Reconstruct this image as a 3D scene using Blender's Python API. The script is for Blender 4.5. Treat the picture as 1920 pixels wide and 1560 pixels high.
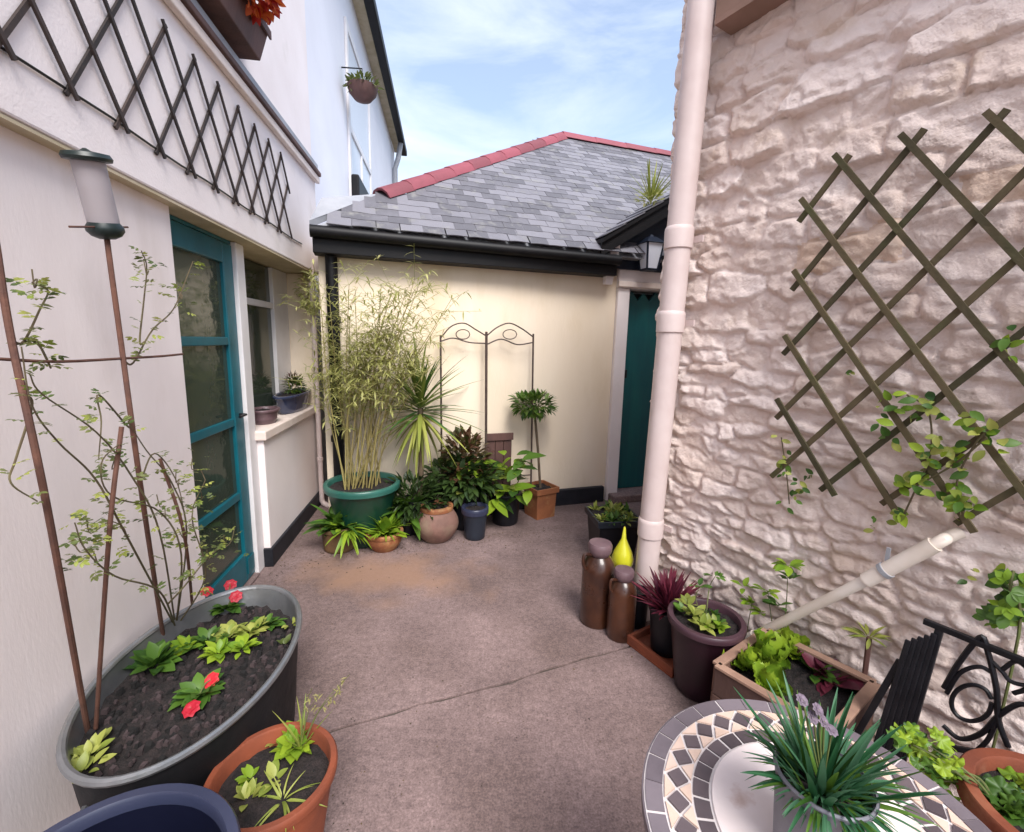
import bpy, math, random
import numpy as np
from mathutils import Vector, Matrix, noise as mnoise
for o in list(bpy.data.objects): bpy.data.objects.remove(o)
rnd = random.Random(7)
SC = bpy.context.scene
COL = SC.collection

# ------------------------------------------------------------------ camera
F = 850.0                                   # focal length in photo pixels (photo 1920 x 1560)
TILT = math.atan(140 / 850); ROLL = math.radians(1.4); CH = 1.5
cd = bpy.data.cameras.new('Camera'); cam = bpy.data.objects.new('Camera', cd); COL.objects.link(cam)
cd.sensor_width = 36; cd.lens = F / 1920 * 36; cd.clip_start = .02; cd.clip_end = 3000
cam.matrix_world = Matrix.Translation((0, 0, CH)) @ Matrix.Rotation(math.pi / 2 - TILT, 4, 'X') @ Matrix.Rotation(ROLL, 4, 'Z')
SC.camera = cam

# ------------------------------------------------------------------ sky, sun, exposure
SUN_EL, SUN_AZ = 50.0, 156.0                # azimuth clockwise from +Y (behind the camera)
w = bpy.data.worlds.new('World'); SC.world = w; w.use_nodes = True
nt = w.node_tree; nt.nodes.clear()
def N(t, **k):
    n = nt.nodes.new(t)
    for a, b in k.items(): setattr(n, a, b)
    return n
out = N('ShaderNodeOutputWorld'); bg = N('ShaderNodeBackground'); bg.inputs[1].default_value = .12
sky = N('ShaderNodeTexSky', sky_type='NISHITA', sun_disc=False)
sky.sun_elevation = math.radians(SUN_EL); sky.sun_rotation = math.radians(SUN_AZ)
sky.air_density = 1.0; sky.dust_density = 1.6; sky.ozone_density = 1.6
tc = N('ShaderNodeTexCoord'); mp = N('ShaderNodeMapping'); mp.inputs['Scale'].default_value = (1.0, 1.6, 3.2)
mp.inputs['Rotation'].default_value = (0, .35, .3)
n1 = N('ShaderNodeTexNoise'); n1.inputs['Scale'].default_value = 2.3; n1.inputs['Detail'].default_value = 9; n1.inputs['Roughness'].default_value = .58
n1.inputs['Distortion'].default_value = .5
rp = N('ShaderNodeValToRGB'); rp.color_ramp.elements[0].position = .42; rp.color_ramp.elements[0].color = (.22, .22, .22, 1)
rp.color_ramp.elements[1].position = .68; rp.color_ramp.elements[1].color = (.70, .70, .70, 1)
mx = N('ShaderNodeMix', data_type='RGBA'); mx.inputs[7].default_value = (4.3, 4.6, 5.1, 1)
L = nt.links.new
L(tc.outputs['Generated'], mp.inputs[0]); L(mp.outputs[0], n1.inputs[0]); L(n1.outputs[0], rp.inputs[0])
L(rp.outputs[0], mx.inputs[0]); L(sky.outputs[0], mx.inputs[6]); L(mx.outputs[2], bg.inputs[0]); L(bg.outputs[0], out.inputs[0])
sl = bpy.data.lights.new('sun', 'SUN'); sl.energy = 2.2; sl.angle = math.radians(32); sl.color = (1, .965, .93)
so = bpy.data.objects.new('sun', sl); COL.objects.link(so)
sd = Vector((math.sin(math.radians(SUN_AZ)) * math.cos(math.radians(SUN_EL)), math.cos(math.radians(SUN_AZ)) * math.cos(math.radians(SUN_EL)), math.sin(math.radians(SUN_EL))))
so.rotation_euler = (-sd).to_track_quat('-Z', 'Y').to_euler(); so.location = (0, 0, 12)
vs = SC.view_settings; vs.view_transform = 'Standard'; vs.look = 'None'; vs.exposure = 1.28; vs.gamma = 1.0; vs.use_curve_mapping = False

# ------------------------------------------------------------------ photo geometry
def ray(px, py):
    x = px - 960; y = py - 780; c, s = math.cos(ROLL), math.sin(ROLL)
    xr = x * c + y * s; yr = -x * s + y * c
    return Vector((xr / F, math.cos(TILT) - yr / F * math.sin(TILT), -yr / F * math.cos(TILT) - math.sin(TILT)))
CAM = Vector((0, 0, CH))
def G(px, py, z=0.0):
    r = ray(px, py); return CAM + r * ((z - CH) / r.z)
def atY(px, py, Y):
    r = ray(px, py); return CAM + r * (Y / r.y)
class Fr:
    """vertical wall frame: s along the wall, o outwards, z up"""
    def __init__(self, p0, d, out_sign=1):
        d = Vector((d[0], d[1])).normalized(); self.p0 = Vector(p0); self.d = d
        self.n = Vector((d.y, -d.x)) * out_sign
    def pt(self, s, o, z):
        q = self.p0 + self.d * s + self.n * o; return Vector((q.x, q.y, z))
    def px(self, px, py, o=0.0):
        r = ray(px, py); q0 = self.p0 + self.n * o; r2 = Vector((r.x, r.y))
        k = q0.dot(self.n) / r2.dot(self.n); return CAM + r * k
    def sz(self, px, py, o=0.0):
        q = self.px(px, py, o); return ((Vector((q.x, q.y)) - self.p0).dot(self.d), q.z)
    def so(self, p):
        v = Vector((p[0], p[1])) - self.p0; return (v.dot(self.d), v.dot(self.n))
_r = ray(837, 635); FL = Fr((-1.56, 2.79), (_r.x, _r.y), 1)          # left house
_r = ray(423, 610); FR = Fr((.83, 2.46), (_r.x, _r.y), -1)           # right stone house
FB = Fr((.67, 4.15), (1, .33), 1)                                    # outbuilding at the back

# ------------------------------------------------------------------ mesh builder
class MB:
    def __init__(self): self.v = []; self.f = []; self.c = []
    def add(self, vs, fs, c=None):
        b = len(self.v); c = rnd.random() if c is None else c
        self.v += [tuple(p) for p in vs]; self.c += [c] * len(vs)
        self.f += [tuple(b + i for i in q) for q in fs]; return self
    def hexa(self, p):                       # 8 corners: bottom 4 ccw, top 4 ccw
        return self.add(p, [(3, 2, 1, 0), (4, 5, 6, 7), (0, 1, 5, 4), (1, 2, 6, 5), (2, 3, 7, 6), (3, 0, 4, 7)])
    def fbox(self, fr, s0, s1, o0, o1, z0, z1):
        return self.hexa([fr.pt(s0, o0, z0), fr.pt(s1, o0, z0), fr.pt(s1, o1, z0), fr.pt(s0, o1, z0),
                          fr.pt(s0, o0, z1), fr.pt(s1, o0, z1), fr.pt(s1, o1, z1), fr.pt(s0, o1, z1)])
    def bar(self, a, b, wd, th, nrm):        # flat bar from a to b, width wd across, thickness th along nrm
        a = Vector(a); b = Vector(b); n = Vector(nrm).normalized(); t = (b - a).normalized(); x = t.cross(n).normalized(); n = x.cross(t)
        x = x * wd / 2; n = n * th / 2
        return self.hexa([a - x - n, a + x - n, a + x + n, a - x + n, b - x - n, b + x - n, b + x + n, b - x + n])
    def tube(self, pts, r, n=8, cap=True, flat=1.0):
        pts = [Vector(p) for p in pts]; m = len(pts); rs = r if isinstance(r, (list, tuple)) else [r] * m
        vs = []; up = None
        for i, p in enumerate(pts):
            t = (pts[min(i + 1, m - 1)] - pts[max(i - 1, 0)])
            t = t.normalized() if t.length > 1e-9 else Vector((0, 0, 1))
            if up is None: up = Vector((0, 0, 1)) if abs(t.z) < .9 else Vector((1, 0, 0))
            x = t.cross(up); x = x.normalized() if x.length > 1e-6 else t.orthogonal().normalized(); y = t.cross(x); up = -y if y.dot(up) < 0 else y
            for k in range(n):
                a = 2 * math.pi * k / n; vs.append(p + x * math.cos(a) * rs[i] + y * math.sin(a) * rs[i] * flat)
        fs = [(i * n + k, i * n + (k + 1) % n, (i + 1) * n + (k + 1) % n, (i + 1) * n + k) for i in range(m - 1) for k in range(n)]
        if cap: fs += [tuple(range(n - 1, -1, -1)), tuple((m - 1) * n + k for k in range(n))]
        return self.add(vs, fs)
    def lathe(self, c, prof, n=32, sx=1.0, sy=1.0, rot=0.0, close=True, wob=0.0):
        vs = []; cr, sr = math.cos(rot), math.sin(rot)
        for (r, z) in prof:
            for k in range(n):
                a = 2 * math.pi * k / n; rr = r * (1 + wob * math.sin(3 * a + z * 9))
                x, y = rr * math.cos(a) * sx, rr * math.sin(a) * sy
                vs.append((c[0] + x * cr - y * sr, c[1] + x * sr + y * cr, c[2] + z))
        m = len(prof)
        fs = [(i * n + k, i * n + (k + 1) % n, (i + 1) * n + (k + 1) % n, (i + 1) * n + k) for i in range(m - 1) for k in range(n)]
        if close:
            if prof[0][0] > 1e-4: fs.append(tuple(range(n - 1, -1, -1)))
            if prof[-1][0] > 1e-4: fs.append(tuple((m - 1) * n + k for k in range(n)))
        return self.add(vs, fs)
    def leaf(self, base, d, L, W, up=(0, 0, 1), droop=.3, fold=.25, segs=3, shape='ov'):
        d = Vector(d).normalized(); up = Vector(up); x = d.cross(up)
        x = x.normalized() if x.length > 1e-5 else d.orthogonal().normalized(); n = x.cross(d).normalized()
        prof = {'ov': lambda t: math.sin(math.pi * min(1, t * .95 + .04)) ** .8, 'st': lambda t: (1 - t) ** .55 * min(1, t * 8 + .35)}[shape]
        vs = []; base = Vector(base)
        for i in range(segs + 1):
            t = i / segs; c = base + d * (L * t) - n * (droop * L * t * t) * 1.0
            ww = W / 2 * prof(t) if 0 < i < segs else W * .03
            vs += [c - x * ww + n * (fold * ww), c, c + x * ww + n * (fold * ww)]
        fs = []
        for i in range(segs):
            a = i * 3; fs += [(a, a + 1, a + 4, a + 3), (a + 1, a + 2, a + 5, a + 4)]
        return self.add(vs, fs)
    def mesh(self, name, mat, smooth=False, angle=40):
        me = bpy.data.meshes.new(name); me.from_pydata(self.v, [], self.f)
        me.materials.append(mat)
        at = me.attributes.new('rnd', 'FLOAT', 'POINT'); at.data.foreach_set('value', self.c)
        if smooth:
            me.polygons.foreach_set('use_smooth', [True] * len(me.polygons))
            me.set_sharp_from_angle(angle=math.radians(angle))
        me.update(); return me
    def build(self, name, mat, parent=None, smooth=False, angle=40, bevel=0, kind=None, loc=None):
        org = parent.matrix_world.translation if parent else (Vector(loc) if loc is not None else None)
        if parent: org = ROOTS.get(parent.name, Vector((0, 0, 0)))
        if org is None: org = Vector((0, 0, 0))
        self.v = [(p[0] - org[0], p[1] - org[1], p[2] - org[2]) for p in self.v]
        o = bpy.data.objects.new(name, self.mesh(name, mat, smooth, angle)); COL.objects.link(o)
        if parent: o.parent = parent; ROOTS[o.name] = org
        else: o.location = org; ROOTS[o.name] = Vector(org)
        if bevel:
            b = o.modifiers.new('bevel', 'BEVEL'); b.width = bevel; b.segments = 2; b.limit_method = 'ANGLE'
        if kind: o['kind'] = kind
        return o
ROOTS = {}
def tag(o, label, cat, group=None):
    o['label'] = label; o['category'] = cat
    if group: o['group'] = group
    return o
def thing(name, label, cat, loc, group=None):
    o = bpy.data.objects.new(name, None); COL.objects.link(o); o.location = loc; o.empty_display_size = .1
    ROOTS[o.name] = Vector(loc); return tag(o, label, cat, group)
def struct(o): o['kind'] = 'structure'; return o
def inst(name, me, parent, M):
    """a piece that shares mesh data; M is a world matrix"""
    o = bpy.data.objects.new(name, me); COL.objects.link(o); o.parent = parent
    o.matrix_local = Matrix.Translation(-ROOTS[parent.name]) @ M; return o
def frame_matrix(loc, y, up=(0, 0, 1), s=1.0, sx=None):
    y = Vector(y).normalized(); up = Vector(up); x = y.cross(up); x = x.normalized() if x.length > 1e-5 else y.orthogonal().normalized(); z = x.cross(y)
    sx = s if sx is None else sx
    M = Matrix.Identity(4)
    for i in range(3): M[i][0] = x[i] * sx; M[i][1] = y[i] * s; M[i][2] = z[i] * s; M[i][3] = loc[i]
    return M
def curve_pts(pts, n=6):
    """Catmull-Rom through points"""
    pts = [Vector(p) for p in pts]
    if len(pts) < 3: return pts
    P = [pts[0] * 2 - pts[1]] + pts + [pts[-1] * 2 - pts[-2]]; res = []
    for i in range(1, len(P) - 2):
        for k in range(n):
            t = k / n; a, b, c, d = P[i - 1], P[i], P[i + 1], P[i + 2]
            res.append(.5 * ((2 * b) + (c - a) * t + (2 * a - 5 * b + 4 * c - d) * t * t + (3 * b - a - 3 * c + d) * t ** 3))
    return res + [pts[-1]]

# ------------------------------------------------------------------ materials
def mat(name, c1, c2=None, scale=4.0, rough=.7, bump=0.0, bscale=60.0, metal=0.0, spec=.5, obj=0.0, vert=0.0, c3=None, s3=1.2, f3=(.5, .7), coat=0.0,
        detail=6, transl=0.0, bump2=0.0, b2scale=8.0, stretch=None, rvar=0.0, ramp=(.35, .65)):
    m = bpy.data.materials.new(name); m.use_nodes = True; t = m.node_tree; nd = t.nodes; lk = t.links.new
    b = nd['Principled BSDF']; b.inputs['Roughness'].default_value = rough; b.inputs['Metallic'].default_value = metal
    b.inputs['Specular IOR Level'].default_value = spec; b.inputs['Coat Weight'].default_value = coat
    g = nd.new('ShaderNodeNewGeometry'); pos = g.outputs['Position']
    if stretch:
        mp = nd.new('ShaderNodeMapping'); mp.inputs['Scale'].default_value = stretch; lk(pos, mp.inputs[0]); pos = mp.outputs[0]
    def noise(sc, det=detail, ro=.55):
        n = nd.new('ShaderNodeTexNoise'); n.inputs['Scale'].default_value = sc; n.inputs['Detail'].default_value = det; n.inputs['Roughness'].default_value = ro
        lk(pos, n.inputs['Vector']); return n.outputs[0]
    c2 = c2 or tuple(v * .8 for v in c1)
    r = nd.new('ShaderNodeValToRGB'); r.color_ramp.elements[0].color = (*c1, 1); r.color_ramp.elements[1].color = (*c2, 1)
    r.color_ramp.elements[0].position, r.color_ramp.elements[1].position = ramp
    fac = noise(scale)
    def mathn(op, a, b_):
        q = nd.new('ShaderNodeMath'); q.operation = op
        for i, v in enumerate((a, b_)):
            if isinstance(v, (int, float)): q.inputs[i].default_value = v
            else: lk(v, q.inputs[i])
        return q.outputs[0]
    if obj or vert:
        if vert:
            at = nd.new('ShaderNodeAttribute'); at.attribute_name = 'rnd'; src = at.outputs['Fac']; amt = vert
        else:
            oi = nd.new('ShaderNodeObjectInfo'); src = oi.outputs['Random']; amt = obj
        fac = mathn('ADD', mathn('MULTIPLY', fac, 1 - amt), mathn('MULTIPLY', src, amt))
    lk(fac, r.inputs[0]); colr = r.outputs[0]
    if c3:
        r3 = nd.new('ShaderNodeValToRGB'); r3.color_ramp.elements[0].position, r3.color_ramp.elements[1].position = f3
        lk(noise(s3, 7, .6), r3.inputs[0]); mixn = nd.new('ShaderNodeMix'); mixn.data_type = 'RGBA'
        lk(r3.outputs[0], mixn.inputs[0]); lk(colr, mixn.inputs[6]); mixn.inputs[7].default_value = (*c3, 1); colr = mixn.outputs[2]
    lk(colr, b.inputs['Base Color'])
    if rvar:
        lk(mathn('ADD', mathn('MULTIPLY', noise(scale * 2.3), rvar), rough - rvar / 2), b.inputs['Roughness'])
    nrm = None
    for st, sc, dist in ((bump2, b2scale, .03), (bump, bscale, .006)):
        if st:
            bn = nd.new('ShaderNodeBump'); bn.inputs['Strength'].default_value = st; bn.inputs['Distance'].default_value = dist
            lk(noise(sc, 5), bn.inputs['Height'])
            if nrm: lk(nrm, bn.inputs['Normal'])
            nrm = bn.outputs[0]
    if nrm: lk(nrm, b.inputs['Normal'])
    if transl:
        tr = nd.new('ShaderNodeBsdfTranslucent'); lk(colr, tr.inputs[0]); ms = nd.new('ShaderNodeMixShader'); ms.inputs[0].default_value = transl
        lk(b.outputs[0], ms.inputs[1]); lk(tr.outputs[0], ms.inputs[2]); lk(ms.outputs[0], nd['Material Output'].inputs[0])
    return m
def leafmat(name, c1, c2, vert=.75, obj=0.0, rough=.45, transl=.3, scale=14): return mat(name, c1, c2, scale=scale, rough=rough, vert=0 if obj else vert, obj=obj, transl=transl, spec=.4, ramp=(.15, .85))
M = {}
M['render_pink'] = mat('render_pink', (.87, .785, .765), (.81, .72, .70), 3, .85, stretch=(1, 1, .3), bump=.10, bscale=110, bump2=.07, b2scale=5, c3=(.66, .57, .52), s3=2.4, f3=(.54, .80))
M['render_upper'] = mat('render_upper', (.87, .795, .785), (.82, .74, .725), 3, .85, bump=.2, bscale=90, c3=(.66, .60, .55), s3=2.2, f3=(.6, .85))
M['render_cream'] = mat('render_cream', (.87, .745, .595), (.82, .69, .53), 2.5, .85, stretch=(1, 1, .3), bump=.2, bscale=80, bump2=.15, b2scale=6, c3=(.70, .56, .37), s3=2.2, f3=(.54, .82))
M['render_far'] = mat('render_far', (.80, .80, .86), (.74, .74, .80), 1.5, .85, bump=.15, bscale=50)  # white render; the bluish cast of bounced sky light is put into its colour
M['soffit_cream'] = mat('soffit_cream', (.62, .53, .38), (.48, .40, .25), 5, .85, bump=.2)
M['stone_paint'] = mat('stone_paint', (.845, .72, .668), (.735, .595, .525), 7, .88, bump=.55, bscale=120, bump2=.5, b2scale=22, obj=.35, c3=(.62, .46, .32), s3=3.6, f3=(.58, .85))
M['stone_joint'] = mat('stone_joint', (.62, .50, .43), (.52, .42, .34), 9, .9, bump=.5, bscale=120)
M['stone_ochre'] = mat('stone_ochre', (.80, .63, .52), (.72, .54, .42), 9, .9, bump=.6, bscale=120, bump2=.5, b2scale=22)
M['pipe_paint'] = mat('pipe_paint', (.70, .585, .56), (.62, .50, .475), 5, .5, bump=.08, bscale=40, c3=(.55, .45, .40), s3=4, f3=(.6, .9))
M['white_paint'] = mat('white_paint', (.80, .77, .78), (.72, .69, .69), 5, .45, bump=.05)
M['cream_trim'] = mat('cream_trim', (.82, .71, .65), (.74, .62, .55), 8, .7, bump=.15)
M['teal'] = mat('teal', (.003, .125, .165), (.003, .09, .12), 5, .38, bump=.06, bscale=50, rvar=.2)
M['teal_gate'] = mat('teal_gate', (.003, .115, .11), (.002, .07, .082), 7, .45, bump=.1, bscale=40, stretch=(1, 1, .2), obj=.4)
M['black_paint'] = mat('black_paint', (.004, .004, .005), (.007, .006, .007), 8, .5, bump=.1, spec=.25)
M['plinth'] = mat('plinth', (.010, .011, .015), (.02, .02, .027), 6, .55, bump=.15, spec=.3)
M['navy'] = mat('navy', (.008, .013, .028), (.014, .02, .035), 6, .5, bump=.1, spec=.3)
M['slate'] = mat('slate', (.185, .18, .205), (.10, .097, .112), 9, .62, bump=.35, bscale=70, obj=.55, c3=(.24, .235, .22), s3=9, f3=(.55, .8))
M['slate_rest'] = mat('slate_rest', (.185, .18, .205), (.10, .097, .112), 9, .62, bump=.35, bscale=70, vert=.55, c3=(.24, .235, .22), s3=9, f3=(.55, .8))
M['lead'] = mat('lead', (.36, .37, .40), (.28, .29, .32), 5, .5, bump=.15, bump2=.3, b2scale=6)
M['ridge_tile'] = mat('ridge_tile', (.25, .055, .075), (.17, .04, .052), 7, .65, bump=.2, obj=.5)
M['brown_wood'] = mat('brown_wood', (.13, .062, .052), (.07, .034, .03), 6, .7, bump=.3, bscale=50, stretch=(1, 1, .15))
M['trellis_dark'] = mat('trellis_dark', (.05, .032, .027), (.025, .018, .016), 14, .75, bump=.3, obj=.4)
M['trellis_green'] = mat('trellis_green', (.105, .078, .038), (.05, .042, .018), 12, .8, bump=.4, obj=.4, c3=(.06, .075, .02), s3=5, f3=(.5, .75))
M['soffit_brown'] = mat('soffit_brown', (.28, .17, .13), (.21, .13, .09), 4, .8, bump=.2)
M['concrete'] = None
M['galv'] = mat('galv', (.34, .345, .36), (.22, .23, .24), 6, .42, metal=.75, bump=.1, bump2=.15, b2scale=9, rvar=.25, c3=(.30, .29, .27), s3=5, f3=(.5, .8))
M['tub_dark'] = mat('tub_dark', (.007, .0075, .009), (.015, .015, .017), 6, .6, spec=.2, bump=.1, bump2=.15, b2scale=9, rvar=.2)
M['terracotta'] = mat('terracotta', (.24, .056, .021), (.15, .037, .017), 7, .75, bump=.2, bscale=90, c3=(.33, .17, .10), s3=6, f3=(.58, .85))
M['terracotta_pale'] = mat('terracotta_pale', (.31, .11, .042), (.21, .072, .03), 8, .75, bump=.2, c3=(.42, .30, .12), s3=7, f3=(.5, .8))
M['clay_pink'] = mat('clay_pink', (.22, .115, .09), (.14, .075, .058), 9, .8, bump=.3, bscale=60, c3=(.22, .16, .11), s3=6, f3=(.5, .75))
M['clay_brown'] = mat('clay_brown', (.16, .085, .035), (.09, .055, .025), 9, .75, bump=.25, c3=(.09, .10, .03), s3=6, f3=(.5, .75))
M['soil'] = mat('soil', (.008, .006, .006), (.028, .019, .018), 38, .95, bump=1.0, bscale=130, bump2=.8, b2scale=45)
M['blue_plastic'] = mat('blue_plastic', (.003, .004, .014), (.005, .006, .018), 4, .38, bump=.03, rvar=.12)
M['blue_rim'] = mat('blue_rim', (.035, .04, .075), (.025, .03, .06), 4, .34, bump=.03)
M['blue_glaze'] = mat('blue_glaze', (.03, .04, .10), (.05, .065, .12), 8, .25, coat=.4)
M['black_plastic'] = mat('black_plastic', (.006, .006, .009), (.011, .011, .015), 5, .45, bump=.05, spec=.35)
M['grey_pot'] = mat('grey_pot', (.018, .024, .036), (.011, .015, .024), 5, .42, bump=.06, rvar=.15)
M['green_pot'] = mat('green_pot', (.004, .042, .026), (.005, .03, .02), 5, .32, bump=.05, coat=.3)
M['green_rim'] = mat('green_rim', (.03, .125, .10), (.02, .09, .07), 5, .32)
M['plum'] = mat('plum', (.020, .004, .010), (.011, .003, .006), 6, .42, bump=.06, rvar=.15)
M['plum_rim'] = mat('plum_rim', (.072, .034, .046), (.05, .024, .033), 6, .4)
M['stoneware'] = mat('stoneware', (.075, .026, .012), (.03, .011, .007), 7, .3, bump=.08, coat=.25, rvar=.2)
M['stoneware_cap'] = mat('stoneware_cap', (.16, .10, .11), (.11, .065, .075), 9, .4, bump=.1)
M['lime_glass'] = mat('lime_glass', (.62, .60, .03), (.52, .50, .02), 5, .25, coat=.4)
M['crate_wood'] = mat('crate_wood', (.15, .078, .055), (.075, .038, .03), 7, .8, bump=.4, bscale=60, stretch=(1, 1, .4), obj=.5)
M['crate_top'] = mat('crate_top', (.34, .21, .15), (.24, .14, .10), 9, .8, bump=.3)
M['iron'] = mat('iron', (.004, .004, .006), (.009, .009, .012), 12, .42, spec=.35, bump=.2, bscale=80)
M['rust_cane'] = mat('rust_cane', (.13, .055, .035), (.08, .035, .025), 20, .8, bump=.4, bscale=90)
M['stem'] = mat('stem', (.12, .10, .045), (.08, .055, .03), 20, .8, bump=.3)
M['stem_green'] = mat('stem_green', (.12, .15, .04), (.10, .10, .035), 20, .7)
M['bamboo_cane'] = mat('bamboo_cane', (.30, .25, .09), (.20, .16, .06), 12, .5, obj=.6)
M['trunk'] = mat('trunk', (.16, .11, .07), (.09, .065, .04), 15, .85, bump=.5, bscale=60)
M['rust_metal'] = mat('rust_metal', (.10, .065, .055), (.06, .04, .035), 14, .6, bump=.3, metal=.3)
M['tile_grey'] = mat('tile_grey', (.115, .088, .096), (.07, .053, .06), 14, .5, bump=.15, bscale=60, obj=.5)
M['tile_edge'] = mat('tile_edge', (.17, .142, .16), (.115, .094, .108), 14, .5, bump=.15, bscale=60, obj=.5)
M['tile_pink'] = mat('tile_pink', (.66, .50, .42), (.58, .42, .33), 9, .5, bump=.1)
M['marble'] = mat('marble', (.82, .73, .72), (.74, .64, .62), 6, .4, bump=.08, c3=(.48, .30, .23), s3=7, f3=(.58, .72))
M['grout'] = mat('grout', (.72, .66, .65), (.62, .56, .55), 20, .85, bump=.2)
M['metal_pot'] = mat('metal_pot', (.20, .20, .23), (.14, .14, .165), 5, .42, bump=.05, metal=.25, rvar=.15)
M['feeder_green'] = mat('feeder_green', (.005, .013, .012), (.008, .018, .017), 8, .4)
M['feeder_mesh'] = None
M['lantern_glass'] = mat('lantern_glass', (.75, .78, .85), (.66, .69, .78), 5, .25)
M['white_plastic'] = mat('white_plastic', (.82, .735, .655), (.72, .62, .53), 6, .5)
M['flower_red'] = mat('flower_red', (.62, .022, .035), (.45, .012, .03), 30, .5, obj=.5, transl=.2)
M['flower_orange'] = mat('flower_orange', (.62, .13, .02), (.50, .03, .02), 30, .6, vert=.7, transl=.2)
M['flower_mauve'] = mat('flower_mauve', (.15, .11, .15), (.10, .075, .10), 30, .6, vert=.5)
M['lf_bamboo'] = leafmat('lf_bamboo', (.58, .56, .24), (.34, .36, .11), transl=.45)
M['lf_green'] = leafmat('lf_green', (.10, .20, .025), (.03, .085, .015), obj=.7)
M['lf_greenv'] = leafmat('lf_greenv', (.13, .21, .03), (.04, .10, .015))
M['lf_bright'] = leafmat('lf_bright', (.30, .42, .03), (.14, .26, .02), obj=.7)
M['lf_brightv'] = leafmat('lf_brightv', (.32, .40, .05), (.14, .24, .02))
M['lf_yellow'] = leafmat('lf_yellow', (.40, .42, .10), (.20, .26, .04), obj=.7)
M['lf_olive'] = leafmat('lf_olive', (.20, .22, .07), (.09, .12, .03))
M['lf_rose'] = leafmat('lf_rose', (.20, .22, .07), (.08, .12, .03), obj=.8)
M['lf_dark'] = leafmat('lf_dark', (.05, .09, .02), (.02, .04, .012))
M['lf_palm'] = leafmat('lf_palm', (.20, .26, .05), (.04, .12, .025), obj=.8)
M['lf_palm_old'] = leafmat('lf_palm_old', (.42, .42, .10), (.26, .30, .06), obj=.8)
M['lf_blue'] = leafmat('lf_blue', (.09, .22, .12), (.02, .10, .035), obj=.8)
M['lf_purple'] = leafmat('lf_purple', (.20, .03, .055), (.07, .012, .028), obj=.8)
M['lf_red'] = leafmat('lf_red', (.12, .05, .03), (.07, .08, .02))
M['lf_dry'] = leafmat('lf_dry', (.38, .34, .14), (.26, .24, .08))

def glass_mat(name, tint, rough=.06):
    m = bpy.data.materials.new(name); m.use_nodes = True; t = m.node_tree; b = t.nodes['Principled BSDF']
    b.inputs['Base Color'].default_value = (*tint, 1); b.inputs['Roughness'].default_value = rough; b.inputs['Specular IOR Level'].default_value = .6
    n = t.nodes.new('ShaderNodeTexNoise'); n.inputs['Scale'].default_value = 5; bp = t.nodes.new('ShaderNodeBump'); bp.inputs['Strength'].default_value = .06; bp.inputs['Distance'].default_value = .02
    t.links.new(n.outputs[0], bp.inputs['Height']); t.links.new(bp.outputs[0], b.inputs['Normal']); return m
M['glass_dark'] = glass_mat('glass_dark', (.045, .06, .045))
M['glass_pale'] = glass_mat('glass_pale', (.66, .68, .72), .25)
def feeder_mat():
    m = bpy.data.materials.new('feeder_tube'); m.use_nodes = True; t = m.node_tree; b = t.nodes['Principled BSDF']
    b.inputs['Base Color'].default_value = (.42, .38, .40, 1); b.inputs['Roughness'].default_value = .35; b.inputs['Alpha'].default_value = .72; return m
M['feeder_mesh'] = feeder_mat()
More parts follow.
